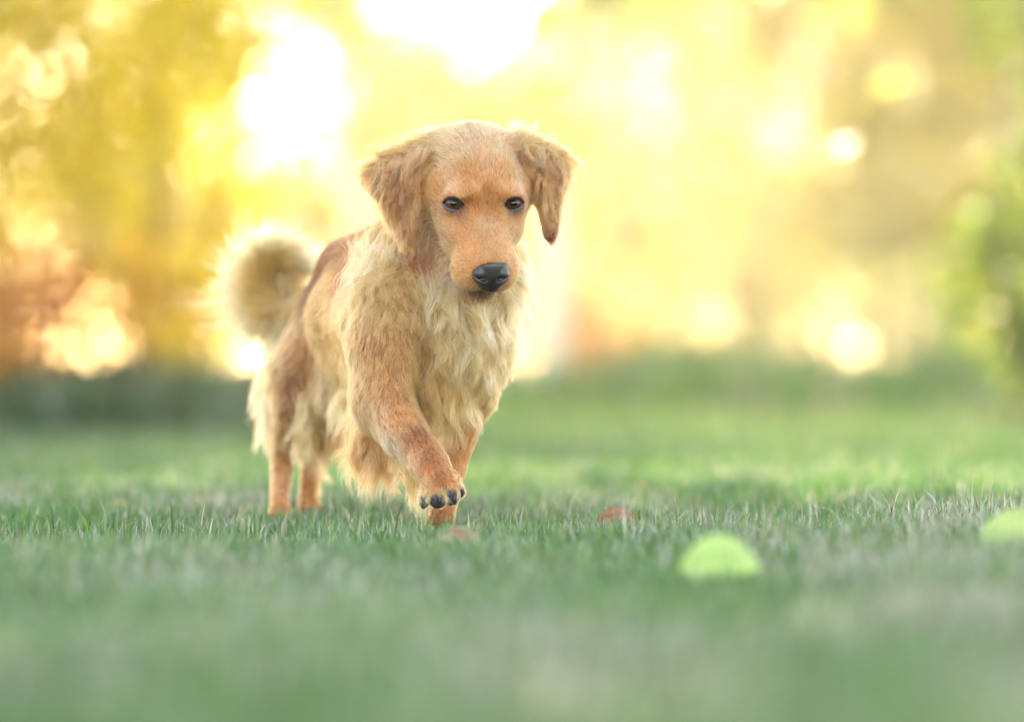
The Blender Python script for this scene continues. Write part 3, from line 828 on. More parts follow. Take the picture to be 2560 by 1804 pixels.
# swinging foreleg
A = [((930, 790, 60), (.1, 1, 0), 20, .25, GO), ((890, 850, 70), (-.1, 1, .1), 18, .25, LG), ((1000, 820, 20), (.2, 1, 0), 22, .22, GO), ((1050, 850, 40), (.25, 1, 0), 26, .25, GO),
     ((960, 890, 10), (-.2, 1, 0), 18, .22, GO), ((960, 960, -10), (-.2, 1, -.1), 16, .25, GO), ((890, 950, 40), (-.15, 1, 0), 18, .25, LG), ((1020, 950, 20), (.2, 1, 0), 26, .25, GO),
     ((930, 1040, -20), (.3, 1, -.3), 16, .2, CR), ((890, 1050, 40), (.1, 1, 0), 22, .3, CR), ((1000, 1050, -60), (.5, 1, -.5), 13, .18, LG), ((970, 1110, -60), (.4, 1, -.3), 18, .25, WC),
     ((1040, 1090, -90), (.6, .9, -.5), 9, .15, RD), ((1075, 1140, -130), (.5, 1, -.4), 7, .15, RD), ((1030, 1160, -110), (.4, 1, -.3), 14, .2, CR), ((1060, 1200, -150), (.2, 1, -.3), 9, .2, LG),
     ((1100, 1190, -165), (.3, 1, -.3), 6, .2, RD), ((1140, 1200, -140), (.5, 1, -.3), 6, .2, GO), ((1062, 1240, -140), (0, 1, -.2), 9, .25, WC), ((1096, 1235, -165), (0, 1, -.3), 7, .25, LG), ((1130, 1230, -160), (0, 1, -.3), 6, .25, LG)]
for p, v, L, li, c in A: g(p, v, L, li, c, .4, .35, 1.3)
# planted foreleg
Q = [((1200, 1010, 180), (-.2, 1, 0), 18, .22, LG), ((1150, 1060, 170), (-.2, 1, 0), 14, .2, GO), ((1180, 1090, 190), (-.25, 1, 0), 11, .2, LG), ((1120, 1130, 170), (-.2, 1, 0), 11, .18, GO), ((1150, 1160, 190), (-.2, 1, 0), 9, .18, LG),
     ((1115, 1230, 165), (-.1, 1, 0), 8, .18, GO), ((1100, 1290, 150), (0, .6, -.6), 7, .2, RD)]
for p, v, L, li, c in Q: g(p, v, L, li, c, .35, .2, 1.2)
# hind legs and tail
Q = [((770, 860, 780), (-.2, 1, 0), 24, .25, LG), ((720, 900, 800), (-.4, .9, .3), 32, .3, LG), ((680, 960, 860), (-.5, .9, .4), 48, .45, CR), ((745, 960, 750), (-.1, 1, 0), 18, .2, RD),
     ((780, 930, 770), (.1, 1, 0), 24, .25, LG), ((780, 1000, 760), (.1, 1, 0), 32, .35, LG), ((720, 1020, 780), (-.2, 1, 0), 22, .25, RD), ((685, 1050, 880), (-.4, 1, .2), 40, .4, CR), ((765, 1060, 780), (0, 1, 0), 34, .35, CR),
     ((715, 1120, 880), (0, 1, 0), 18, .3, LG), ((702, 1200, 870), (0, 1, 0), 14, .28, CR), ((702, 1280, 850), (0, .6, -.6), 7, .2, LG),
     ((860, 960, 700), (0, 1, .2), 46, .35, CR), ((820, 1060, 780), (-.1, 1, .3), 44, .35, RD), ((780, 1150, 950), (0, 1, .2), 20, .3, GO), ((772, 1230, 960), (0, 1, 0), 9, .2, GO),
     ((900, 1040, 700), (0, 1, .2), 28, .35, LG)]
for p, v, L, li, c in Q: g(p, v, L, li, c, .5, .4, .8)
TC = np.array([700.0, 712.0, 1005.0])
for i, p in enumerate(TAIL):
    p = np.array(p, float); out = nrm(np.array([*(p - TC)[:2], 0.0])); t = nrm(np.array(TAIL[min(i + 1, len(TAIL) - 1)], float) - np.array(TAIL[max(i - 1, 0)], float))
    k = min(1, i / 2.5)
    g(p + out * 24, out * 1.0 + t * .55 + np.array([0, .15, 0]), 18 + 38 * k, .9, CR if i < 3 else WC, .45, .45, 1.6)
    g(p - out * 18, t * .8 - out * .3, 18, .35, GO if i < 5 else LG, .4, .4, 1.2)
    g(p + np.array([0, 0, -24.]), out * .7 + t * .8, 22 + 12 * k, .35, GO if i < 6 else CR, .45, .4, 1.4)
GP = np.array([x[0] for x in G]); GV = np.array([x[1] for x in G])
GA = np.array([[x[2], x[3], x[5], x[6], x[7], *x[4]] for x in G])
# spots of other colour, some painting shade into brow furrows and toe creases: (centre px, radius px, colour, strength)
SP = [(H(12, 28, 126), 6, BU, .85), (H(-12, 28, 126), 6, BU, .85), (H(15, 46, 120), 5, BU, .8), (H(-15, 46, 120), 5, BU, .8), (H(15, 62, 112), 5, BU, .6), (H(-15, 62, 112), 5, BU, .6), (H(0, 0, 138), 12, RD, .4), (H(0, 20, 130), 8, BU, .5), (H(-60, -190, 196), 9, DK, .7), (H(60, -190, 196), 9, DK, .7), (H(-70, -178, 178), 8, DK, .5), (H(70, -178, 178), 8, DK, .5), (H(17, 76, 104), 6, BU, .4), (H(-17, 76, 104), 6, BU, .4), (H(0, -208, 235), 24, DK, .9), (H(-38, -193, 222), 19, DK, .8), (H(38, -193, 222), 19, DK, .8), (H(0, -160, 246), 9, DK, .8), ((985, 690, 90), 12, BU, .7), (H(-77, -21, 114), 19, BU, .8), (H(77, -21, 114), 19, BU, .8), (H(0, -192, 238), 20, DK, .95), (H(-28, -184, 228), 18, DK, .8), (H(28, -184, 228), 18, DK, .8), (H(-48, -160, 218), 16, BU, .5), (H(48, -160, 218), 16, BU, .5),
      (H(0, -196, 224), 15, WC, .3), (H(-56, -8, 118), 9, BU, .7), (H(56, -8, 118), 9, BU, .7),
      (H(-50, -36, 118), 10, DK, .85), (H(50, -36, 118), 10, DK, .85), (H(-48, 14, 122), 8, BU, .6), (H(48, 14, 122), 8, BU, .6), (H(-40, -62, 124), 12, RD, .5), (H(40, -62, 124), 12, RD, .5), (H(-100, -22, 92), 10, BU, .5), (H(100, -22, 92), 10, BU, .5),
      (H(-77, 14, 112), 15, WC, .55), (H(77, 14, 112), 15, WC, .55), (H(0, 60, 118), 15, BU, .45), (H(-14, 20, 130), 9, BU, .5), (H(14, 20, 130), 9, BU, .5), (H(0, 95, 70), 18, BU, .3),
      (H(-77, -46, 112), 14, LG, .5), (H(77, -46, 112), 14, LG, .5), ((1050, 1075, -80), 20, BR, .6), ((1090, 1150, -140), 16, RD, .4), ((1100, 1185, -165), 9, BU, .4),
      ((1075, 1225, -150), 8, DK, .6), ((1112, 1222, -160), 8, DK, .7), ((1142, 1215, -135), 7, DK, .5)]  # dark spots paint the creases of shade between the toes

for s in (-1, 1):
    for k_ in range(11):
        SP.append((H(s * (52 + 11 * (k_ % 4)), -118 - 13 * (k_ // 4) - 3 * (k_ % 4), 238 - 9 * (k_ % 4)), 3.2, BU, .75))
def field(p):
    d2 = ((p[:, None, :] - GP[None]) ** 2).sum(-1) + (16 * U) ** 2
    w = d2 ** -2.3
    w /= w.sum(1, keepdims=True)
    a = w @ GA; v = nrm(w @ GV)
    for c, r, col, s in SP:
        q = np.exp(-((p - W(c)) ** 2).sum(-1) / (2 * (r * U) ** 2)) * s
        a[:, 5:8] = a[:, 5:8] * (1 - q[:, None]) + np.array(col) * q[:, None]
    return v, a

def eye_mask(p):
    """0 inside the eye openings, 1 away from them"""
    m = np.ones(len(p))
    for i, e in enumerate(EYES):
        c = W(H(*e)); a, b, gz_ = [todir(x) for x in EYE_AX[i]]
        q = p - c
        r = np.sqrt((q @ a / (27 * U)) ** 2 + (q @ b / (18 * U)) ** 2)
        m = np.where((q @ gz_ > 0) & (r < 1) & (np.linalg.norm(q, axis=1) < 60 * U), 0, m)
    for cx, cy, cd, rr_ in ((1060, 1255, -140, 13), (1095, 1253, -162, 20), (1130, 1245, -158, 19), (1152, 1231, -130, 11)):
        m = np.where(((p - W((cx, cy, cd))) ** 2).sum(-1) < (rr_ * U * 1.05) ** 2, 0, m)
    q = p - W(H(3, -117, 250))
    m = np.where(np.linalg.norm(q / np.array([44, 46, 35]) / U, axis=1) < 1, 0, m)
    return m

# --- materials of the dog
def hair_mat(name, rough=0.45):
    m, nt, out = new_mat(name)
    h = nt.nodes.new('ShaderNodeBsdfHairPrincipled')
    try: h.model = 'CHIANG'
    except Exception: pass
    h.parametrization = 'COLOR'
    a = nt.nodes.new('ShaderNodeAttribute'); a.attribute_name = 'col'
    nt.links.new(a.outputs['Color'], h.inputs['Color'])
    h.inputs['Roughness'].default_value = rough
    h.inputs['Radial Roughness'].default_value = 0.55
    h.inputs['Coat'].default_value = 0.0
    h.inputs['Random Roughness'].default_value = 0.2
    nt.links.new(h.outputs[0], out.inputs[0])
    return m
M['hair'] = hair_mat('golden_hair')
M['skin'] = principled('dog_skin', (0.4, 0.2, 0.1), 0.8, 0.15, attr=True, noise=(60, 0.2))
M['nose'] = principled('nose_leather', (0.007, 0.0065, 0.008), 0.30, 0.5, bump=(900, 0.18, 'voronoi'), coat=0.25)
M['lid'] = principled('eyelid_skin', (0.085, 0.070, 0.105), 0.40, 0.4, coat=0.15)
M['pad'] = principled('paw_pad', (0.016, 0.017, 0.019), 0.55, 0.4, bump=(300, 0.6, 'noise'))
M['claw'] = principled('claw', (0.03, 0.025, 0.02), 0.35, 0.5)

dog = empty('dog', (-0.12, 6.12, 0.0))
tag(dog, 'golden retriever walking towards the camera on the lawn, right front paw lifted, head lowered', 'dog')
vf, va = field(P_)
em = eye_mask(P_)
sk = va[:, 5:8] * np.interp(va[:, 0], [0.008, 0.02], [0.62, 0.42])[:, None]  # skin darkened under the coat, painting shade where the fur parts
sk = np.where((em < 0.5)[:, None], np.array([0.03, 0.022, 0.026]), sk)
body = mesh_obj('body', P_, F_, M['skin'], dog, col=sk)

# --- eyes
def eye_material():
    m, nt, out = new_mat('eye')
    p = nt.nodes.new('ShaderNodeBsdfPrincipled'); p.inputs['Roughness'].default_value = 0.04
    p.inputs['Specular IOR Level'].default_value = 0.45
    at_ = nt.nodes.new('ShaderNodeAttribute'); at_.attribute_name = 'col'
    nt.links.new(at_.outputs['Color'], p.inputs['Base Color'])
    nt.links.new(p.outputs[0], out.inputs[0])
    return m
M['eye'] = eye_material()
for i, e in enumerate(EYES):
    c = W(H(*e)); ax = [todir(x) for x in EYE_AX[i]]
    th = np.linspace(0, np.pi, 25); ph = np.arange(32) / 32 * 2 * np.pi
    T, Pp = np.meshgrid(th, ph, indexing='ij')
    r = 26.8 * U * (1 + 0.07 * np.exp(-(T / 0.42) ** 4))         # corneal bulge
    dirs = np.cos(T)[..., None] * ax[2] + (np.sin(T) * np.cos(Pp))[..., None] * ax[0] + (np.sin(T) * np.sin(Pp))[..., None] * ax[1]
    v = (c + dirs * r[..., None]).reshape(-1, 3)
    i0 = (np.arange(24)[:, None] * 32 + np.arange(32)[None]).ravel(); i1 = (np.arange(24)[:, None] * 32 + (np.arange(32)[None] + 1) % 32).ravel()
    f = np.stack([i0, i1, i1 + 32, i0 + 32], 1)
    tt = T.ravel()[:, None]
    col = np.where(tt < 0.33, (0.002, 0.002, 0.002), np.where(tt < 0.70, (0.09, 0.032, 0.010), np.where(tt < 0.78, (0.006, 0.004, 0.004), (0.08, 0.045, 0.045))))
    eo = mesh_obj('eye', v, f, M['eye'], dog, col=col)
    # wet dark rim following the lid opening
    s = -1 if i == 0 else 1
    K = 40; an = np.linspace(0, 2 * np.pi, K, endpoint=False)
    ring = []
    for a_ in an:
        X = 25.5 * math.cos(a_); Yv = 14.6 * math.sin(a_) - 3.0
        ring.append(c + ax[0] * X * U + ax[1] * Yv * U + ax[2] * U * (math.sqrt(max(31.0 ** 2 - X * X - Yv * Yv, 30))))
    ring = np.array(ring)
    rr = np.array([1.6 if math.sin(a_) > 0 else 1.6 + 1.8 * abs(math.sin(a_)) for a_ in an]) * U
    nxt = np.roll(ring, -1, 0) - np.roll(ring, 1, 0); nxt = nrm(nxt); outw = nrm(ring - c); bb = np.cross(nxt, outw)
    vs = np.concatenate([(ring + rr[:, None] * (math.cos(q) * outw + math.sin(q) * bb)) for q in np.arange(8) / 8 * 2 * np.pi])
    f = []
    for q in range(8):
        for k in range(K):
            f.append((q * K + k, q * K + (k + 1) % K, ((q + 1) % 8) * K + (k + 1) % K, ((q + 1) % 8) * K + k))
    rim = mesh_obj('eyelid', vs, np.array(f), M['lid'], None, origin=tuple(dog.location)); rim.parent = eo; rim.location = (0, 0, 0)

# --- nose leather
keep_pr = PR; PR = []
NC = (3, -117, 250)
nf = nrm(np.array([0.17, 0.30, -0.94])); ns = nrm(HS - (HS @ nf) * nf); nu = np.cross(nf, ns); nu = nu if nu[1] < 0 else -nu
NAX = [ns, nu, nf]
def NH(s, u, f): return H(*NC) + 1.07 * (s * ns + u * nu + f * nf)
el(NH(0, 17, -4), (44, 29, 30), NAX, k=12)
el(NH(0, -6, 0), (43, 29, 29), NAX, k=12)
el(NH(0, -24, 0), (27, 25, 25), NAX, k=12)
for s in (-1, 1):
    el(NH(s * 27, 0, -2), (20, 21, 27), NAX, k=8)
    el(NH(s * 22, -9, 27), (12.5, 7.5, 15), NAX, k=4, sub=True)
    rc(NH(s * 30, -12, 20), NH(s * 46, -2, 2), 4.0, 3.0, 5, sub=True)
rc(NH(0, -6, 29), NH(0, -44, 20), 1.4, 2.2, 5, sub=True)
nb = W(H(*NC))
nx_ = [np.arange(nb[i] - 60 * U, nb[i] + 60 * U, 0.0012) for i in range(3)]
v, f = surface(nx_, PR)
mesh_obj('nose', v, f, M['nose'], dog)
# --- toe pads and claws of the lifted paw
for (c, r) in (((1060, 1253, -135), (12, 19, 9)), ((1095, 1251, -157), (21, 20, 9)), ((1129, 1243, -154), (19, 21, 9)), ((1151, 1229, -126), (10, 16, 8))):
    PR = []
    el(c, r, ax=[(1, .05, 0), (0, 1, .2), (0, -.2, 1)], k=6)
    cc_ = W(c)
    v, f = surface([np.arange(cc_[i] - 22 * U, cc_[i] + 22 * U, 0.0013) for i in range(3)], PR)
    mesh_obj('toe_pad', v, f, M['pad'], dog)
PR = keep_pr

# --- coat
def grow(roots, nor, lenmul=1.0, K=8, seed=0, forced=None):
    r = np.random.default_rng(seed)
    N = len(roots)
    v, a = field(roots)
    if forced is not None:
        for key, val in forced.items():
            if key == 'v': v = val
            else: a[:, key] = val
    L = a[:, 0] * lenmul * r.uniform(0.65, 1.2, N)
    lift = a[:, 1] * r.uniform(0.6, 1.3, N)
    tng = v - (v * nor).sum(1, keepdims=True) * nor
    # for lifted fringes (tail) keep the guide direction itself
    tng = nrm(tng + 1e-5)
    tng = nrm(tng + r.normal(0, 0.10, (N, 3)))
    d0 = nrm(tng + nor * lift[:, None])
    pts = np.zeros((N, K, 3)); pts[:, 0] = roots - nor * 0.001
    step = L / (K - 1)
    gv = np.array([0, 0, -1.0])
    for k in range(1, K):
        t = k / (K - 1)
        dk = nrm(d0 * 1.0 + v * 0.35 * t - nor * (lift * 0.5 * t)[:, None] + gv * (0.30 * t * np.clip(L / 0.045, 0, 1.5))[:, None])
        pts[:, k] = pts[:, k - 1] + dk * step[:, None]
    # keep outside the body
    q = pts[:, 2:].reshape(-1, 3)
    for _ in range(2):
        dd = sdf_local(q)
        m = dd < 0.0012
        if m.any():
            gg = grad(q[m]); q[m] += gg * (0.0018 - np.clip(dd[m], -0.02, 1))[:, None]
    pts[:, 2:] = q.reshape(N, K - 2, 3)
    return pts, a, v, L

def coat(name, roots, nor, cl_r, K=8, rad=0.00016, seed=0, lenmul=1.0, forced=None, jitter=0.14):
    """strands gathered into locks: every strand leans towards the leader of its lock"""
    r = np.random.default_rng(seed + 5)
    N = len(roots)
    pts, a, v, L = grow(roots, nor, lenmul, K, seed, forced)
    # two levels of locks
    for lev, (cr, amt) in enumerate(((cl_r, 0.85), (cl_r * 2.6, 0.55))):
        cell = np.floor(roots / cr).astype(np.int64)
        key = (cell[:, 0] * 73856093) ^ (cell[:, 1] * 19349663) ^ (cell[:, 2] * 83492791)
        _, lead_first, inv = np.unique(key, return_index=True, return_inverse=True)
        leads = roots[lead_first]
        kd = kdtree.KDTree(len(leads))
        for i_, p in enumerate(leads): kd.insert(p, i_)
        kd.balance()
        near = np.array([kd.find(p)[1] for p in roots])
        li = lead_first[near]
        tt = np.linspace(0, 1, K)
        w = (a[:, 2] * amt * r.uniform(0.6, 1.1, N))[:, None] * (tt ** 1.2)[None]
        tgt = pts[li]
        pts = pts * (1 - w[..., None]) + tgt * w[..., None]
        if lev == 0:
            # wave shared by a lock
            ph = r.uniform(0, 6.28, len(leads))[near]; fr = (1.0 + r.uniform(0, 1.1, len(leads)))[near]
            side = nrm(np.cross(nor, v)); side = side[li]
            amp = a[:, 3] * L * 0.085
            wav = np.sin(tt[None] * fr[:, None] * 5.2 + ph[:, None]) - np.sin(ph)[:, None]
            pts += side[:, None] * (wav * amp[:, None] * np.minimum(1, tt * 2)[None])[..., None]
            wav2 = np.sin(tt[None] * fr[:, None] * 4.1 + ph[:, None] * 1.7) - np.sin(ph * 1.7)[:, None]
            pts += nor[li][:, None] * (np.abs(wav2) * amp[:, None] * 0.5 * tt[None])[..., None]
            shade = 1 + 0.30 * (r.random(len(leads))[near] - 0.5) * 2 - 0.38 * (r.random(len(leads)) < 0.16)[near]  # random tone per lock; some darkened to paint crevice shade
    # flyaway jitter
    pts[:, 1:] += r.normal(0, 1, (N, 1, 3)) * (L * jitter * 0.5)[:, None, None] * (np.linspace(0, 1, K)[1:] ** 1.5)[None, :, None]
    col = a[:, 5:8] * (1 + (shade - 1) * np.clip(a[:, 0] / .02, .35, 1))[:, None] * (1 + r.uniform(-.34, .32, N) * np.clip(a[:, 0] / .02, .7, 1))[:, None]
    lm = np.clip(a[:, 0] / 0.03, 0.65, 1.25)
    R_ = rad * lm[:, None] * np.array([1.0 - 0.75 * t ** 2 for t in np.linspace(0, 1, K)])[None]
    return pts, R_, np.clip(col, 0.005, 0.95)

tri_ = np.concatenate([F_[:, [0, 1, 2]], F_[:, [0, 2, 3]]])
A_, B_, C_ = P_[tri_[:, 0]], P_[tri_[:, 1]], P_[tri_[:, 2]]
cr_ = np.cross(B_ - A_, C_ - A_); area = np.linalg.norm(cr_, axis=1) / 2
cen = (A_ + B_ + C_) / 3
nrm_t = nrm(cr_)
_, ca = field(cen)
Ldens = np.interp(ca[:, 0], [0.004, 0.009, 0.02, 0.04, 0.07], [3.4, 2.6, 1.5, 1.1, 0.95])
view = np.clip(0.55 - nrm_t[:, 1], 0.25, 1.0)
wgt = area * Ldens * ca[:, 4] * view
wgt *= (eye_mask(cen) > 0)
def sample(n, mask, seed):
    r = np.random.default_rng(seed)
    w = wgt * mask; w = w / w.sum()
    t = r.choice(len(w), n, p=w)
    u1, u2 = r.random(n), r.random(n); s = np.sqrt(u1)
    p = A_[t] * (1 - s)[:, None] + B_[t] * (s * (1 - u2))[:, None] + C_[t] * (s * u2)[:, None]
    p = p[eye_mask(p) > 0]
    return p, grad(p)

def region(p):
    """0 head, 1 ears, 2 chest and neck, 3 rest, 4 tail"""
    q = (p - W(HO))
    s = q @ todir(HS) / U; u_ = q @ todir(HU) / U; f = q @ todir(HF) / U
    pxx = p[:, 0] * FPX / p[:, 1] + 1280; pyy = 902 - (p[:, 2] - CZ) * FPX / p[:, 1]; d = (p[:, 1] - Y0) / U
    r = np.full(len(p), 3)
    r[(d < 420) & (pyy < 1010) & (pxx > 900)] = 2
    head = (np.abs(s) < 150) & (f > -80) & (pyy < 770) & (d < 130)
    r[head] = 0
    ear = (d < 150) & (((pxx < 1046) & (pyy < 640) & (pxx + (pyy - 600) * .2 < 1050)) | ((pxx > 1338) & (pyy < 620)))
    r[ear] = 1
    r[(d > 900) & (pxx < 775) & (pyy < 830)] = 4
    arm = (d < 140) & (pxx < 1075) & (pyy > 770)
    r[arm] = 3
    return r
reg = region(cen)
specs = [('face_fur', 0, 60000, 0.0042, 6, 0.00021), ('ear_fur', 1, 13000, 0.0085, 10, 0.00024), ('chest_fur', 2, 52000, 0.0100, 11, 0.00026),
         ('body_fur', 3, 80000, 0.0075, 8, 0.00025), ]
for si, (nm, rg, n, clr, K, rad) in enumerate(specs):
    p, no = sample(n, reg == rg, 60 + si)
    pts, rr, cc_ = coat(nm, p, no, clr, K, rad, seed=70 + si)
    curves_obj(nm, pts, rr, cc_, M['hair'], dog)

# --- tail: short gold hair on top of the curl, long cream fringe fanning out of its underside
def tail_coat(n, seed):
    r = np.random.default_rng(seed)
    T8 = W(np.array(TAIL, float)); K = 9
    T8 = np.concatenate([[2 * T8[0] - T8[1]], T8, [2 * T8[-1] - T8[-2]]])
    t = r.random(n) * 7.999; i = t.astype(int) + 1; f1 = (t - i + 1)[:, None]; u_ = t / 8
    p0, p1, p2, p3 = T8[i - 1], T8[i], T8[i + 1], T8[i + 2]
    c = 0.5 * (2 * p1 + (p2 - p0) * f1 + (2 * p0 - 5 * p1 + 4 * p2 - p3) * f1 ** 2 + (3 * p1 - p0 - 3 * p2 + p3) * f1 ** 3)
    tg = nrm(0.5 * ((p2 - p0) + 2 * (2 * p0 - 5 * p1 + 4 * p2 - p3) * f1 + 3 * (3 * p1 - p0 - 3 * p2 + p3) * f1 ** 2))
    rad = (36 - 2.9 * t) * U
    cen_ = W(TC)
    outw = c - cen_; outw[:, 1] = 0; outw = nrm(outw - (outw * tg).sum(1, keepdims=True) * tg)
    sd = np.cross(tg, outw)
    nl = 1400; lt = r.random(nl) * 8; lph = r.uniform(-np.pi, np.pi, nl)
    ph = r.uniform(-np.pi, np.pi, n)
    dl = (t[:, None] - lt[None]) ** 2 + (np.angle(np.exp(1j * (ph[:, None] - lph[None]))) * .8) ** 2
    lk = dl.argmin(1)
    ph_d = ph * .6 + lph[lk] * .4
    rdl = np.cos(ph)[:, None] * outw + np.sin(ph)[:, None] * sd
    rdd = nrm(np.cos(ph_d)[:, None] * outw + np.sin(ph_d)[:, None] * sd + r.normal(0, .10, (nl, 3))[lk])
    o = np.clip(np.cos(ph), 0, 1)
    root = c + rdl * rad[:, None]
    k = np.clip(u_ * 2.2, 0.25, 1)
    dn_ = np.clip(-rdl[:, 2] * .8 - rdl[:, 0] * .5, -.4, 1)
    L = (0.034 + (0.026 + 0.018 * dn_) * o ** 1.1 * k) * np.exp(r.normal(0, .28, nl))[lk] * r.uniform(.6, 1.15, n) * r.uniform(.8, 1.15, nl)[lk]
    L = np.where(u_ > .86, L * .8, L)
    dd = nrm(rdd * (0.60 + 0.6 * o)[:, None] + tg * 0.55 + r.normal(0, .14, (n, 3)))
    pts = np.zeros((n, K, 3)); pts[:, 0] = root
    for q in range(1, K):
        tq = q / (K - 1)
        dq = nrm(dd + tg * .5 * tq + np.array([0, 0, -.35]) * tq + sd * (0.35 * np.sin(tq * 5 + lt[lk] * 9))[:, None] * tq)
        pts[:, q] = pts[:, q - 1] + dq * (L / (K - 1))[:, None]
    pts[:, 1:] += r.normal(0, .003, (n, 1, 3)) * np.linspace(0, 1, K)[1:][None, :, None]
    m = np.clip(o * 1.6 - .25, 0, 1)[:, None]
    col = (np.array(LG) * (1 - m) + np.array(CR) * .5 * m + np.array(WC) * .5 * m) * r.uniform(.8, 1.15, (n, 1))
    return pts, np.tile(0.00030 * (1 - .7 * np.linspace(0, 1, K) ** 2), (n, 1)), np.clip(col, 0, .95)
pts, rr, cc_ = tail_coat(34000, 9)
curves_obj('tail_fur', pts, rr, cc_, M['hair'], dog)

# --- long feathering hanging from the lifted foreleg, the belly and the elbows
def feather(path, n, L, v, c0, c1, spread=14, seed=0, wave=1.0, rad=0.00021, K=12, clump=0.84):
    r = np.random.default_rng(seed)
    path = W(np.array(path, float))
    t = r.random(n) * (len(path) - 1); i = np.minimum(t.astype(int), len(path) - 2); fr = (t - i)[:, None]
    p = path[i] * (1 - fr) + path[i + 1] * fr + r.normal(0, spread * U, (n, 3))
    nlock = max(4, n // 26)
    lk = r.integers(0, nlock, n)
    order = np.sort(r.random(nlock) * (len(path) - 1)); li = np.minimum(order.astype(int), len(path) - 2); lf = (order - li)[:, None]
    lp = path[li] * (1 - lf) + path[li + 1] * lf + r.normal(0, spread * U * .8, (nlock, 3))
    lk = np.argmin(((p[:, None] - lp[None]) ** 2).sum(-1), 1) if n * nlock < 4e6 else lk
    ld = nrm(todir(v) + r.normal(0, 0.27, (nlock, 3))); ll = L / 1000 * r.uniform(0.55, 1.15, nlock)
    ph = r.uniform(0, 6.28, (nlock, 2)); fq = r.uniform(3.5, 7.5, nlock)
    a1 = nrm(np.cross(ld, r.normal(size=(nlock, 3)))); a2 = np.cross(ld, a1)
    tt = np.linspace(0, 1, K)
    loc = lp[:, None] + ld[:, None] * (ll[:, None] * tt)[..., None] + np.array([0, 0, -1.0]) * (ll[:, None] * 0.22 * tt ** 2)[..., None]
    am = wave * ll * 0.12
    loc += a1[:, None] * (am[:, None] * (np.sin(tt[None] * fq[:, None] + ph[:, :1]) - np.sin(ph[:, :1])) * tt)[..., None]
    loc += a2[:, None] * (am[:, None] * 0.7 * (np.sin(tt[None] * fq[:, None] * .8 + ph[:, 1:]) - np.sin(ph[:, 1:])) * tt)[..., None]
    sl = r.uniform(0.6, 1.05, n)
    own = (p - lp[lk])[:, None] * (1 - clump * tt ** 0.8)[None, :, None]
    # strands shorter than their lock sample it part way
    ts = tt[None] * sl[:, None] * (K - 1); k0 = np.minimum(ts.astype(int), K - 2); kf = (ts - k0)[..., None]
    L3 = loc[lk]; ii = np.arange(n)[:, None]
    pts = L3[ii, k0] * (1 - kf) + L3[ii, k0 + 1] * kf + own
    pts[:, 1:] += r.normal(0, 1, (n, 1, 3)) * 0.0034 * (tt[1:] ** 1.3)[None, :, None]
    m = r.random((nlock, 1)); cl = (np.array(c0) * (1 - m) + np.array(c1) * m)[lk] * r.uniform(0.75, 1.2, (nlock, 1))[lk] * r.uniform(0.75, 1.2, (n, 1))
    R_ = np.tile(rad * (1 - 0.75 * tt ** 2), (n, 1))
    return pts, R_, np.clip(cl, 0.005, 0.95)

fe = []
fe.append(feather([(905, 1075, 90), (935, 1110, 60), (970, 1140, 20)], 1300, 66, (-.12, 1, .15), LG, RD, 14, 1, wave=1.5))
fe.append(feather([(900, 1060, 110), (915, 1110, 100)], 600, 74, (-.2, 1, .2), CR, GO, 12, 42, wave=1.7))
fe.append(feather([(905, 1080, 80), (940, 1120, 60), (985, 1150, 10)], 900, 60, (.0, 1, .1), BU, RD, 16, 3))
fe.append(feather([(970, 1140, 0), (1020, 1180, -60), (1045, 1215, -90)], 900, 42, (.05, 1, .25), CR, LG, 12, 4))
fe.append(feather([(1056, 1228, -140), (1078, 1232, -158), (1098, 1228, -168), (1114, 1226, -166), (1140, 1214, -146), (1152, 1206, -130)], 700, 8, (-.05, 1, -.05), CR, GO, 5, 6, wave=.6, rad=.00017))
for q_, (fx, fy, fd) in enumerate([(1076, 1240, -160), (1113, 1236, -172), (1142, 1226, -158), (1048, 1240, -140)]):
    fe.append(feather([(fx, fy, fd), (fx + 1, fy + 4, fd)], 110, 12, (0, 1, 0), LG, CR, 2.0, 60 + q_, wave=.6, rad=.00017, clump=.4))
fe.append(feather([(880, 1020, 120), (885, 1060, 110)], 50, 45, (-.5, .9, .2), RD, GO, 5, 5, wave=1.5))
pts = np.concatenate([f_[0] for f_ in fe]); rr = np.concatenate([f_[1] for f_ in fe]); cc_ = np.concatenate([f_[2] for f_ in fe])
curves_obj('foreleg_feathering', pts, rr, cc_, M['hair'], dog)
fe = []
fe.append(feather([(1090, 940, 90), (1130, 960, 90), (1160, 980, 110)], 1900, 72, (-.15, 1, .05), GO, LG, 18, 11, wave=1.4))
fe.append(feather([(1060, 900, 80), (1100, 930, 90)], 1500, 66, (.1, 1, .05), GO, RD, 18, 12, wave=1.4))
fe.append(feather([(1100, 710, 30), (1170, 775, 30), (1230, 775, 40)], 2400, 60, (-.05, 1, .02), WC, GO, 26, 13, wave=2.0))
fe.append(feather([(1050, 720, 40), (1100, 770, 30), (1130, 830, 30)], 2200, 60, (.25, 1, .02), WC, GO, 26, 14, wave=2.0))
fe.append(feather([(1120, 850, 35), (1170, 870, 40), (1210, 870, 60)], 1800, 54, (-.02, 1, .02), WC, GO, 26, 15, wave=1.8))
fe.append(feather([(900, 640, 150), (950, 650, 110), (1000, 690, 80)], 2000, 50, (-.3, 1, -.02), WC, GO, 24, 17, wave=2.2))
fe.append(feather([(1285, 600, 110), (1290, 680, 90), (1275, 760, 80)], 1500, 52, (.55, 1, .1), WC, CR, 14, 16))
pts = np.concatenate([f_[0] for f_ in fe]); rr = np.concatenate([f_[1] for f_ in fe]); cc_ = np.concatenate([f_[2] for f_ in fe])
curves_obj('chest_feathering', pts, rr, cc_, M['hair'], dog)
fe = []
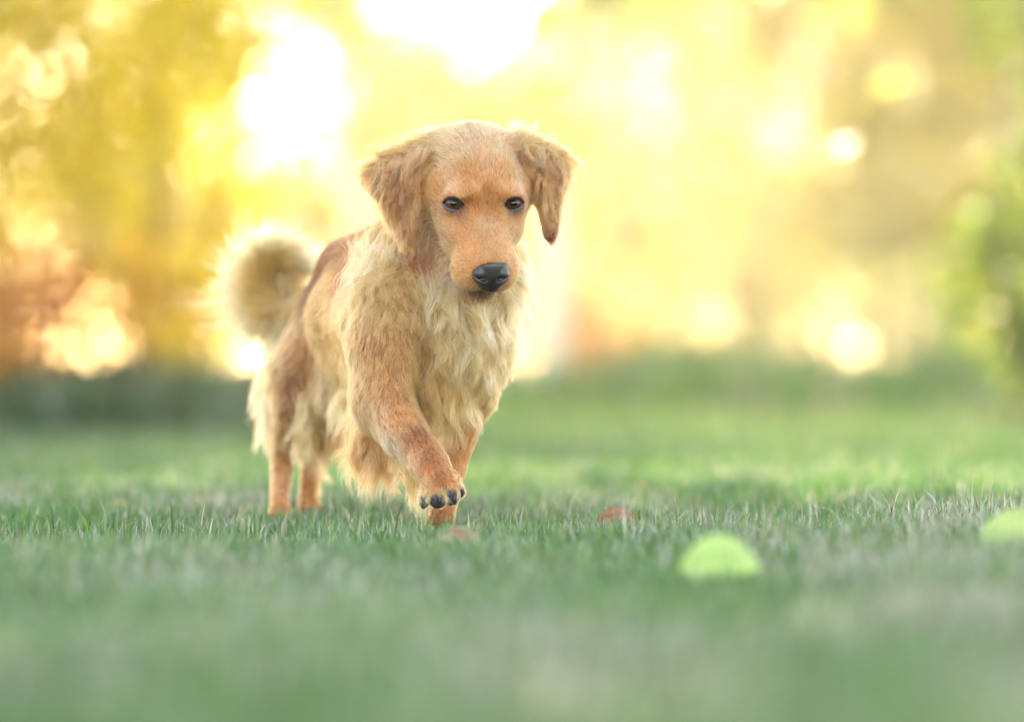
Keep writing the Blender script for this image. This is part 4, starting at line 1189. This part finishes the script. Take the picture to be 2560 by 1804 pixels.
fe.append(feather([(840, 980, 500), (880, 1000, 420), (910, 1010, 350)], 900, 48, (-.1, 1, .1), CR, LG, 14, 21))
fe.append(feather([(800, 990, 760), (835, 1040, 760), (800, 1110, 850)], 1400, 62, (0, 1, .2), BU, LG, 16, 22))
fe.append(feather([(690, 900, 900), (675, 980, 900), (680, 1060, 900)], 1800, 48, (-.3, 1, .3), WC, CR, 20, 23, rad=.0003))
fe.append(feather([(790, 960, 740), (780, 1040, 740)], 900, 52, (.0, 1, .1), CR, LG, 12, 24, rad=.0003))
fe.append(feather([(690, 800, 985), (730, 815, 960), (700, 860, 930)], 2200, 50, (-.35, 1, .1), WC, CR, 22, 26, rad=.0003))
fe.append(feather([(665, 780, 1000), (645, 740, 1005), (645, 690, 1010)], 1500, 40, (-.8, .6, .1), WC, CR, 22, 27, rad=.0003))
fe.append(feather([(765, 985, 735), (772, 1040, 745), (762, 1095, 790)], 1800, 46, (-.12, 1, .1), CR, LG, 16, 28, rad=.0003))
fe.append(feather([(690, 690, 1000), (715, 700, 990), (740, 712, 975)], 2400, 30, (.25, .5, -.1), LG, CR, 12, 29, rad=.0003))
fe.append(feather([(785, 1130, 960), (785, 1200, 980)], 500, 30, (.4, 1, .2), GO, LG, 8, 25, rad=.0003))
pts = np.concatenate([f_[0] for f_ in fe]); rr = np.concatenate([f_[1] for f_ in fe]); cc_ = np.concatenate([f_[2] for f_ in fe])
curves_obj('hind_feathering', pts, rr, cc_, M['hair'], dog)

# --- wisps along the ears
fe = []
fe.append(feather([(1080, 345, 60), (1020, 362, 70), (950, 402, 72), (925, 430, 70)], 1500, 32, (-.8, -.2, 0), GO, CR, 9, 31, wave=1.6, rad=.00018))
fe.append(feather([(1078, 345, 60), (1062, 352, 66)], 340, 30, (-.15, -1, 0), CR, WC, 8, 32, wave=1.2, rad=.00018))
fe.append(feather([(1070, 375, 26), (1020, 395, 34), (960, 430, 36)], 1200, 50, (-.35, 1, -.05), CR, BR, 10, 33, wave=1.6, rad=.0002))
fe.append(feather([(1050, 440, 10), (1000, 480, 20), (960, 480, 30)], 1100, 50, (.05, 1, -.02), GO, BR, 10, 34, wave=1.4, rad=.0002))
fe.append(feather([(1290, 338, 74), (1340, 352, 84), (1400, 390, 94), (1420, 430, 98)], 1500, 32, (.75, -.25, 0), CR, GO, 9, 35, wave=1.6, rad=.00018))
fe.append(feather([(1284, 336, 70), (1300, 338, 74)], 340, 30, (.25, -1, 0), WC, CR, 8, 36, wave=1.2, rad=.00018))
fe.append(feather([(1310, 365, 44), (1360, 385, 56), (1400, 410, 74)], 1100, 44, (.35, 1, -.05), CR, BR, 9, 37, wave=1.6, rad=.0002))
fe.append(feather([(1345, 440, 36), (1365, 470, 40), (1400, 450, 68)], 800, 44, (.02, 1, -.02), GO, BR, 8, 38, wave=1.3, rad=.0002))
pts = np.concatenate([f_[0] for f_ in fe]); rr = np.concatenate([f_[1] for f_ in fe]); cc_ = np.concatenate([f_[2] for f_ in fe])
curves_obj('ear_wisps', pts, rr, cc_, M['hair'], dog)

# --- whiskers
r_ = np.random.default_rng(3); wp = []; 
for s in (-1, 1):
    for k in range(9):
        p0 = W(H(s * r_.uniform(52, 78), r_.uniform(-165, -115), r_.uniform(190, 225))); d_ = todir(HD(s * 1.0, r_.uniform(-.5, .15), r_.uniform(-.3, .5)))
        L_ = r_.uniform(.025, .05); t_ = np.linspace(0, 1, 8)[:, None]
        wp.append(p0 + d_ * L_ * t_ + np.array([0, 0, -1.0]) * L_ * .3 * t_ ** 2)
wp = np.array(wp)
curves_obj('whiskers', wp, np.tile(0.00016 * (1 - .8 * np.linspace(0, 1, 8)), (len(wp), 1)), np.tile([.85, .8, .7], (len(wp), 1)), M['hair'], dog)

# ------------------------------------------------------------------ fallen leaves
M['litter'] = leafy('fallen_leaf', trans=0.45, gloss=0.08, rough=0.5)
def fallen_leaf(label, px, py_base, Y, length, width, yaw, arch, twist, c0, c1, lift=0.0, serr=0.06, roll=0.0, seed=0, group=None):
    r = np.random.default_rng(seed)
    x = PX(px, Y); z0 = float(gz(x, Y)) + lift
    t = empty('fallen_leaf', (x, Y, z0)); tag(t, label, 'leaf', group)
    NL, NW = 26, 9
    v = []; c = []
    for i in range(NL):
        a = i / (NL - 1)
        w = width * 0.5 * (math.sin(math.pi * min(1, a ** 0.8)) ** 0.75) * (1 + serr * (1 if i % 2 else -1)) + 0.0004
        for j in range(NW):
            b = j / (NW - 1) * 2 - 1
            X = (a - 0.5) * length; Yy = b * w
            Z = arch * math.sin(math.pi * a) + 0.25 * abs(b) ** 1.3 * w * twist + 0.0012 * math.sin(a * 38 + abs(b) * 5)
            v.append((X, Yy, Z))
            k = abs(b) < 0.05 or abs(math.sin(a * 24 - abs(b) * 3.0)) < 0.16
            m = 0.5 + 0.5 * math.sin(a * 7 + b * 3 + seed)
            cc0 = np.array(c0) * (1 - m) + np.array(c1) * m
            c.append(cc0 * (0.75 if k else 1.0))
    v = np.array(v)
    ca_, sa = math.cos(roll), math.sin(roll)
    v = np.stack([v[:, 0], v[:, 1] * ca_ - v[:, 2] * sa, v[:, 1] * sa + v[:, 2] * ca_], 1)
    ca_, sa = math.cos(yaw), math.sin(yaw)
    v = np.stack([v[:, 0] * ca_ - v[:, 1] * sa, v[:, 0] * sa + v[:, 1] * ca_, v[:, 2]], 1)
    i = (np.arange(NL - 1)[:, None] * NW + np.arange(NW - 1)[None]).ravel()
    f = np.stack([i, i + 1, i + NW + 1, i + NW], 1)
    o0 = np.array([x, Y, z0])
    mesh_obj('blade', v + o0, f, M['litter'], t, col=np.array(c))
    a0 = v[NW // 2] + o0; d = nrm(v[NW // 2] - v[NW * 3 + NW // 2])
    vv, ff = tube([a0 - d * 0.002, a0 + d * length * .12, a0 + d * length * .24 + np.array([0, 0, -0.004])], [0.0009, 0.0007, 0.0005], 6)
    mesh_obj('stalk', vv, ff, M['litter'], t, col=np.tile(np.array(c1) * .6, (len(vv), 1)))
    return t
fallen_leaf('curled rusty orange leaf standing in sharp focus in the grass right of the dog', 1545, 1320, 5.92, 0.070, 0.046, 0.2, 0.018, -1.6, (0.50, 0.19, 0.06), (0.38, 0.14, 0.05), lift=0.020, roll=0.75, seed=1)
fallen_leaf('slightly blurred brown leaf with an olive edge just below the lifted paw', 1150, 1350, 5.45, 0.060, 0.034, -0.35, 0.012, -1.4, (0.42, 0.20, 0.05), (0.36, 0.34, 0.14), lift=0.020, roll=0.7, seed=2)
fallen_leaf('blurred bright lime green leaf arched in the foreground right of the dog', 1803, 1420, 4.66, 0.100, 0.062, 0.12, 0.036, -0.9, (0.42, 0.62, 0.11), (0.50, 0.68, 0.16), lift=0.022, roll=0.95, serr=0.02, seed=3)
fallen_leaf('bright lime green leaf cut by the right edge of the photo', 2552, 1390, 4.98, 0.112, 0.074, -0.45, 0.004, -0.5, (0.40, 0.56, 0.12), (0.50, 0.60, 0.16), lift=0.022, roll=1.1, serr=0.12, seed=4)
fallen_leaf('small soft yellow leaf in the grass far left behind the focus line', 305, 1290, 6.9, 0.040, 0.026, 0.8, 0.008, -1.0, (0.75, 0.55, 0.15), (0.65, 0.50, 0.15), lift=0.012, roll=0.6, seed=5)
fallen_leaf('tiny orange leaf on the blurred lawn behind the rusty leaf', 1608, 1235, 7.6, 0.034, 0.022, 0.5, 0.006, -1.0, (0.70, 0.35, 0.08), (0.60, 0.30, 0.08), lift=0.016, roll=0.7, seed=6)
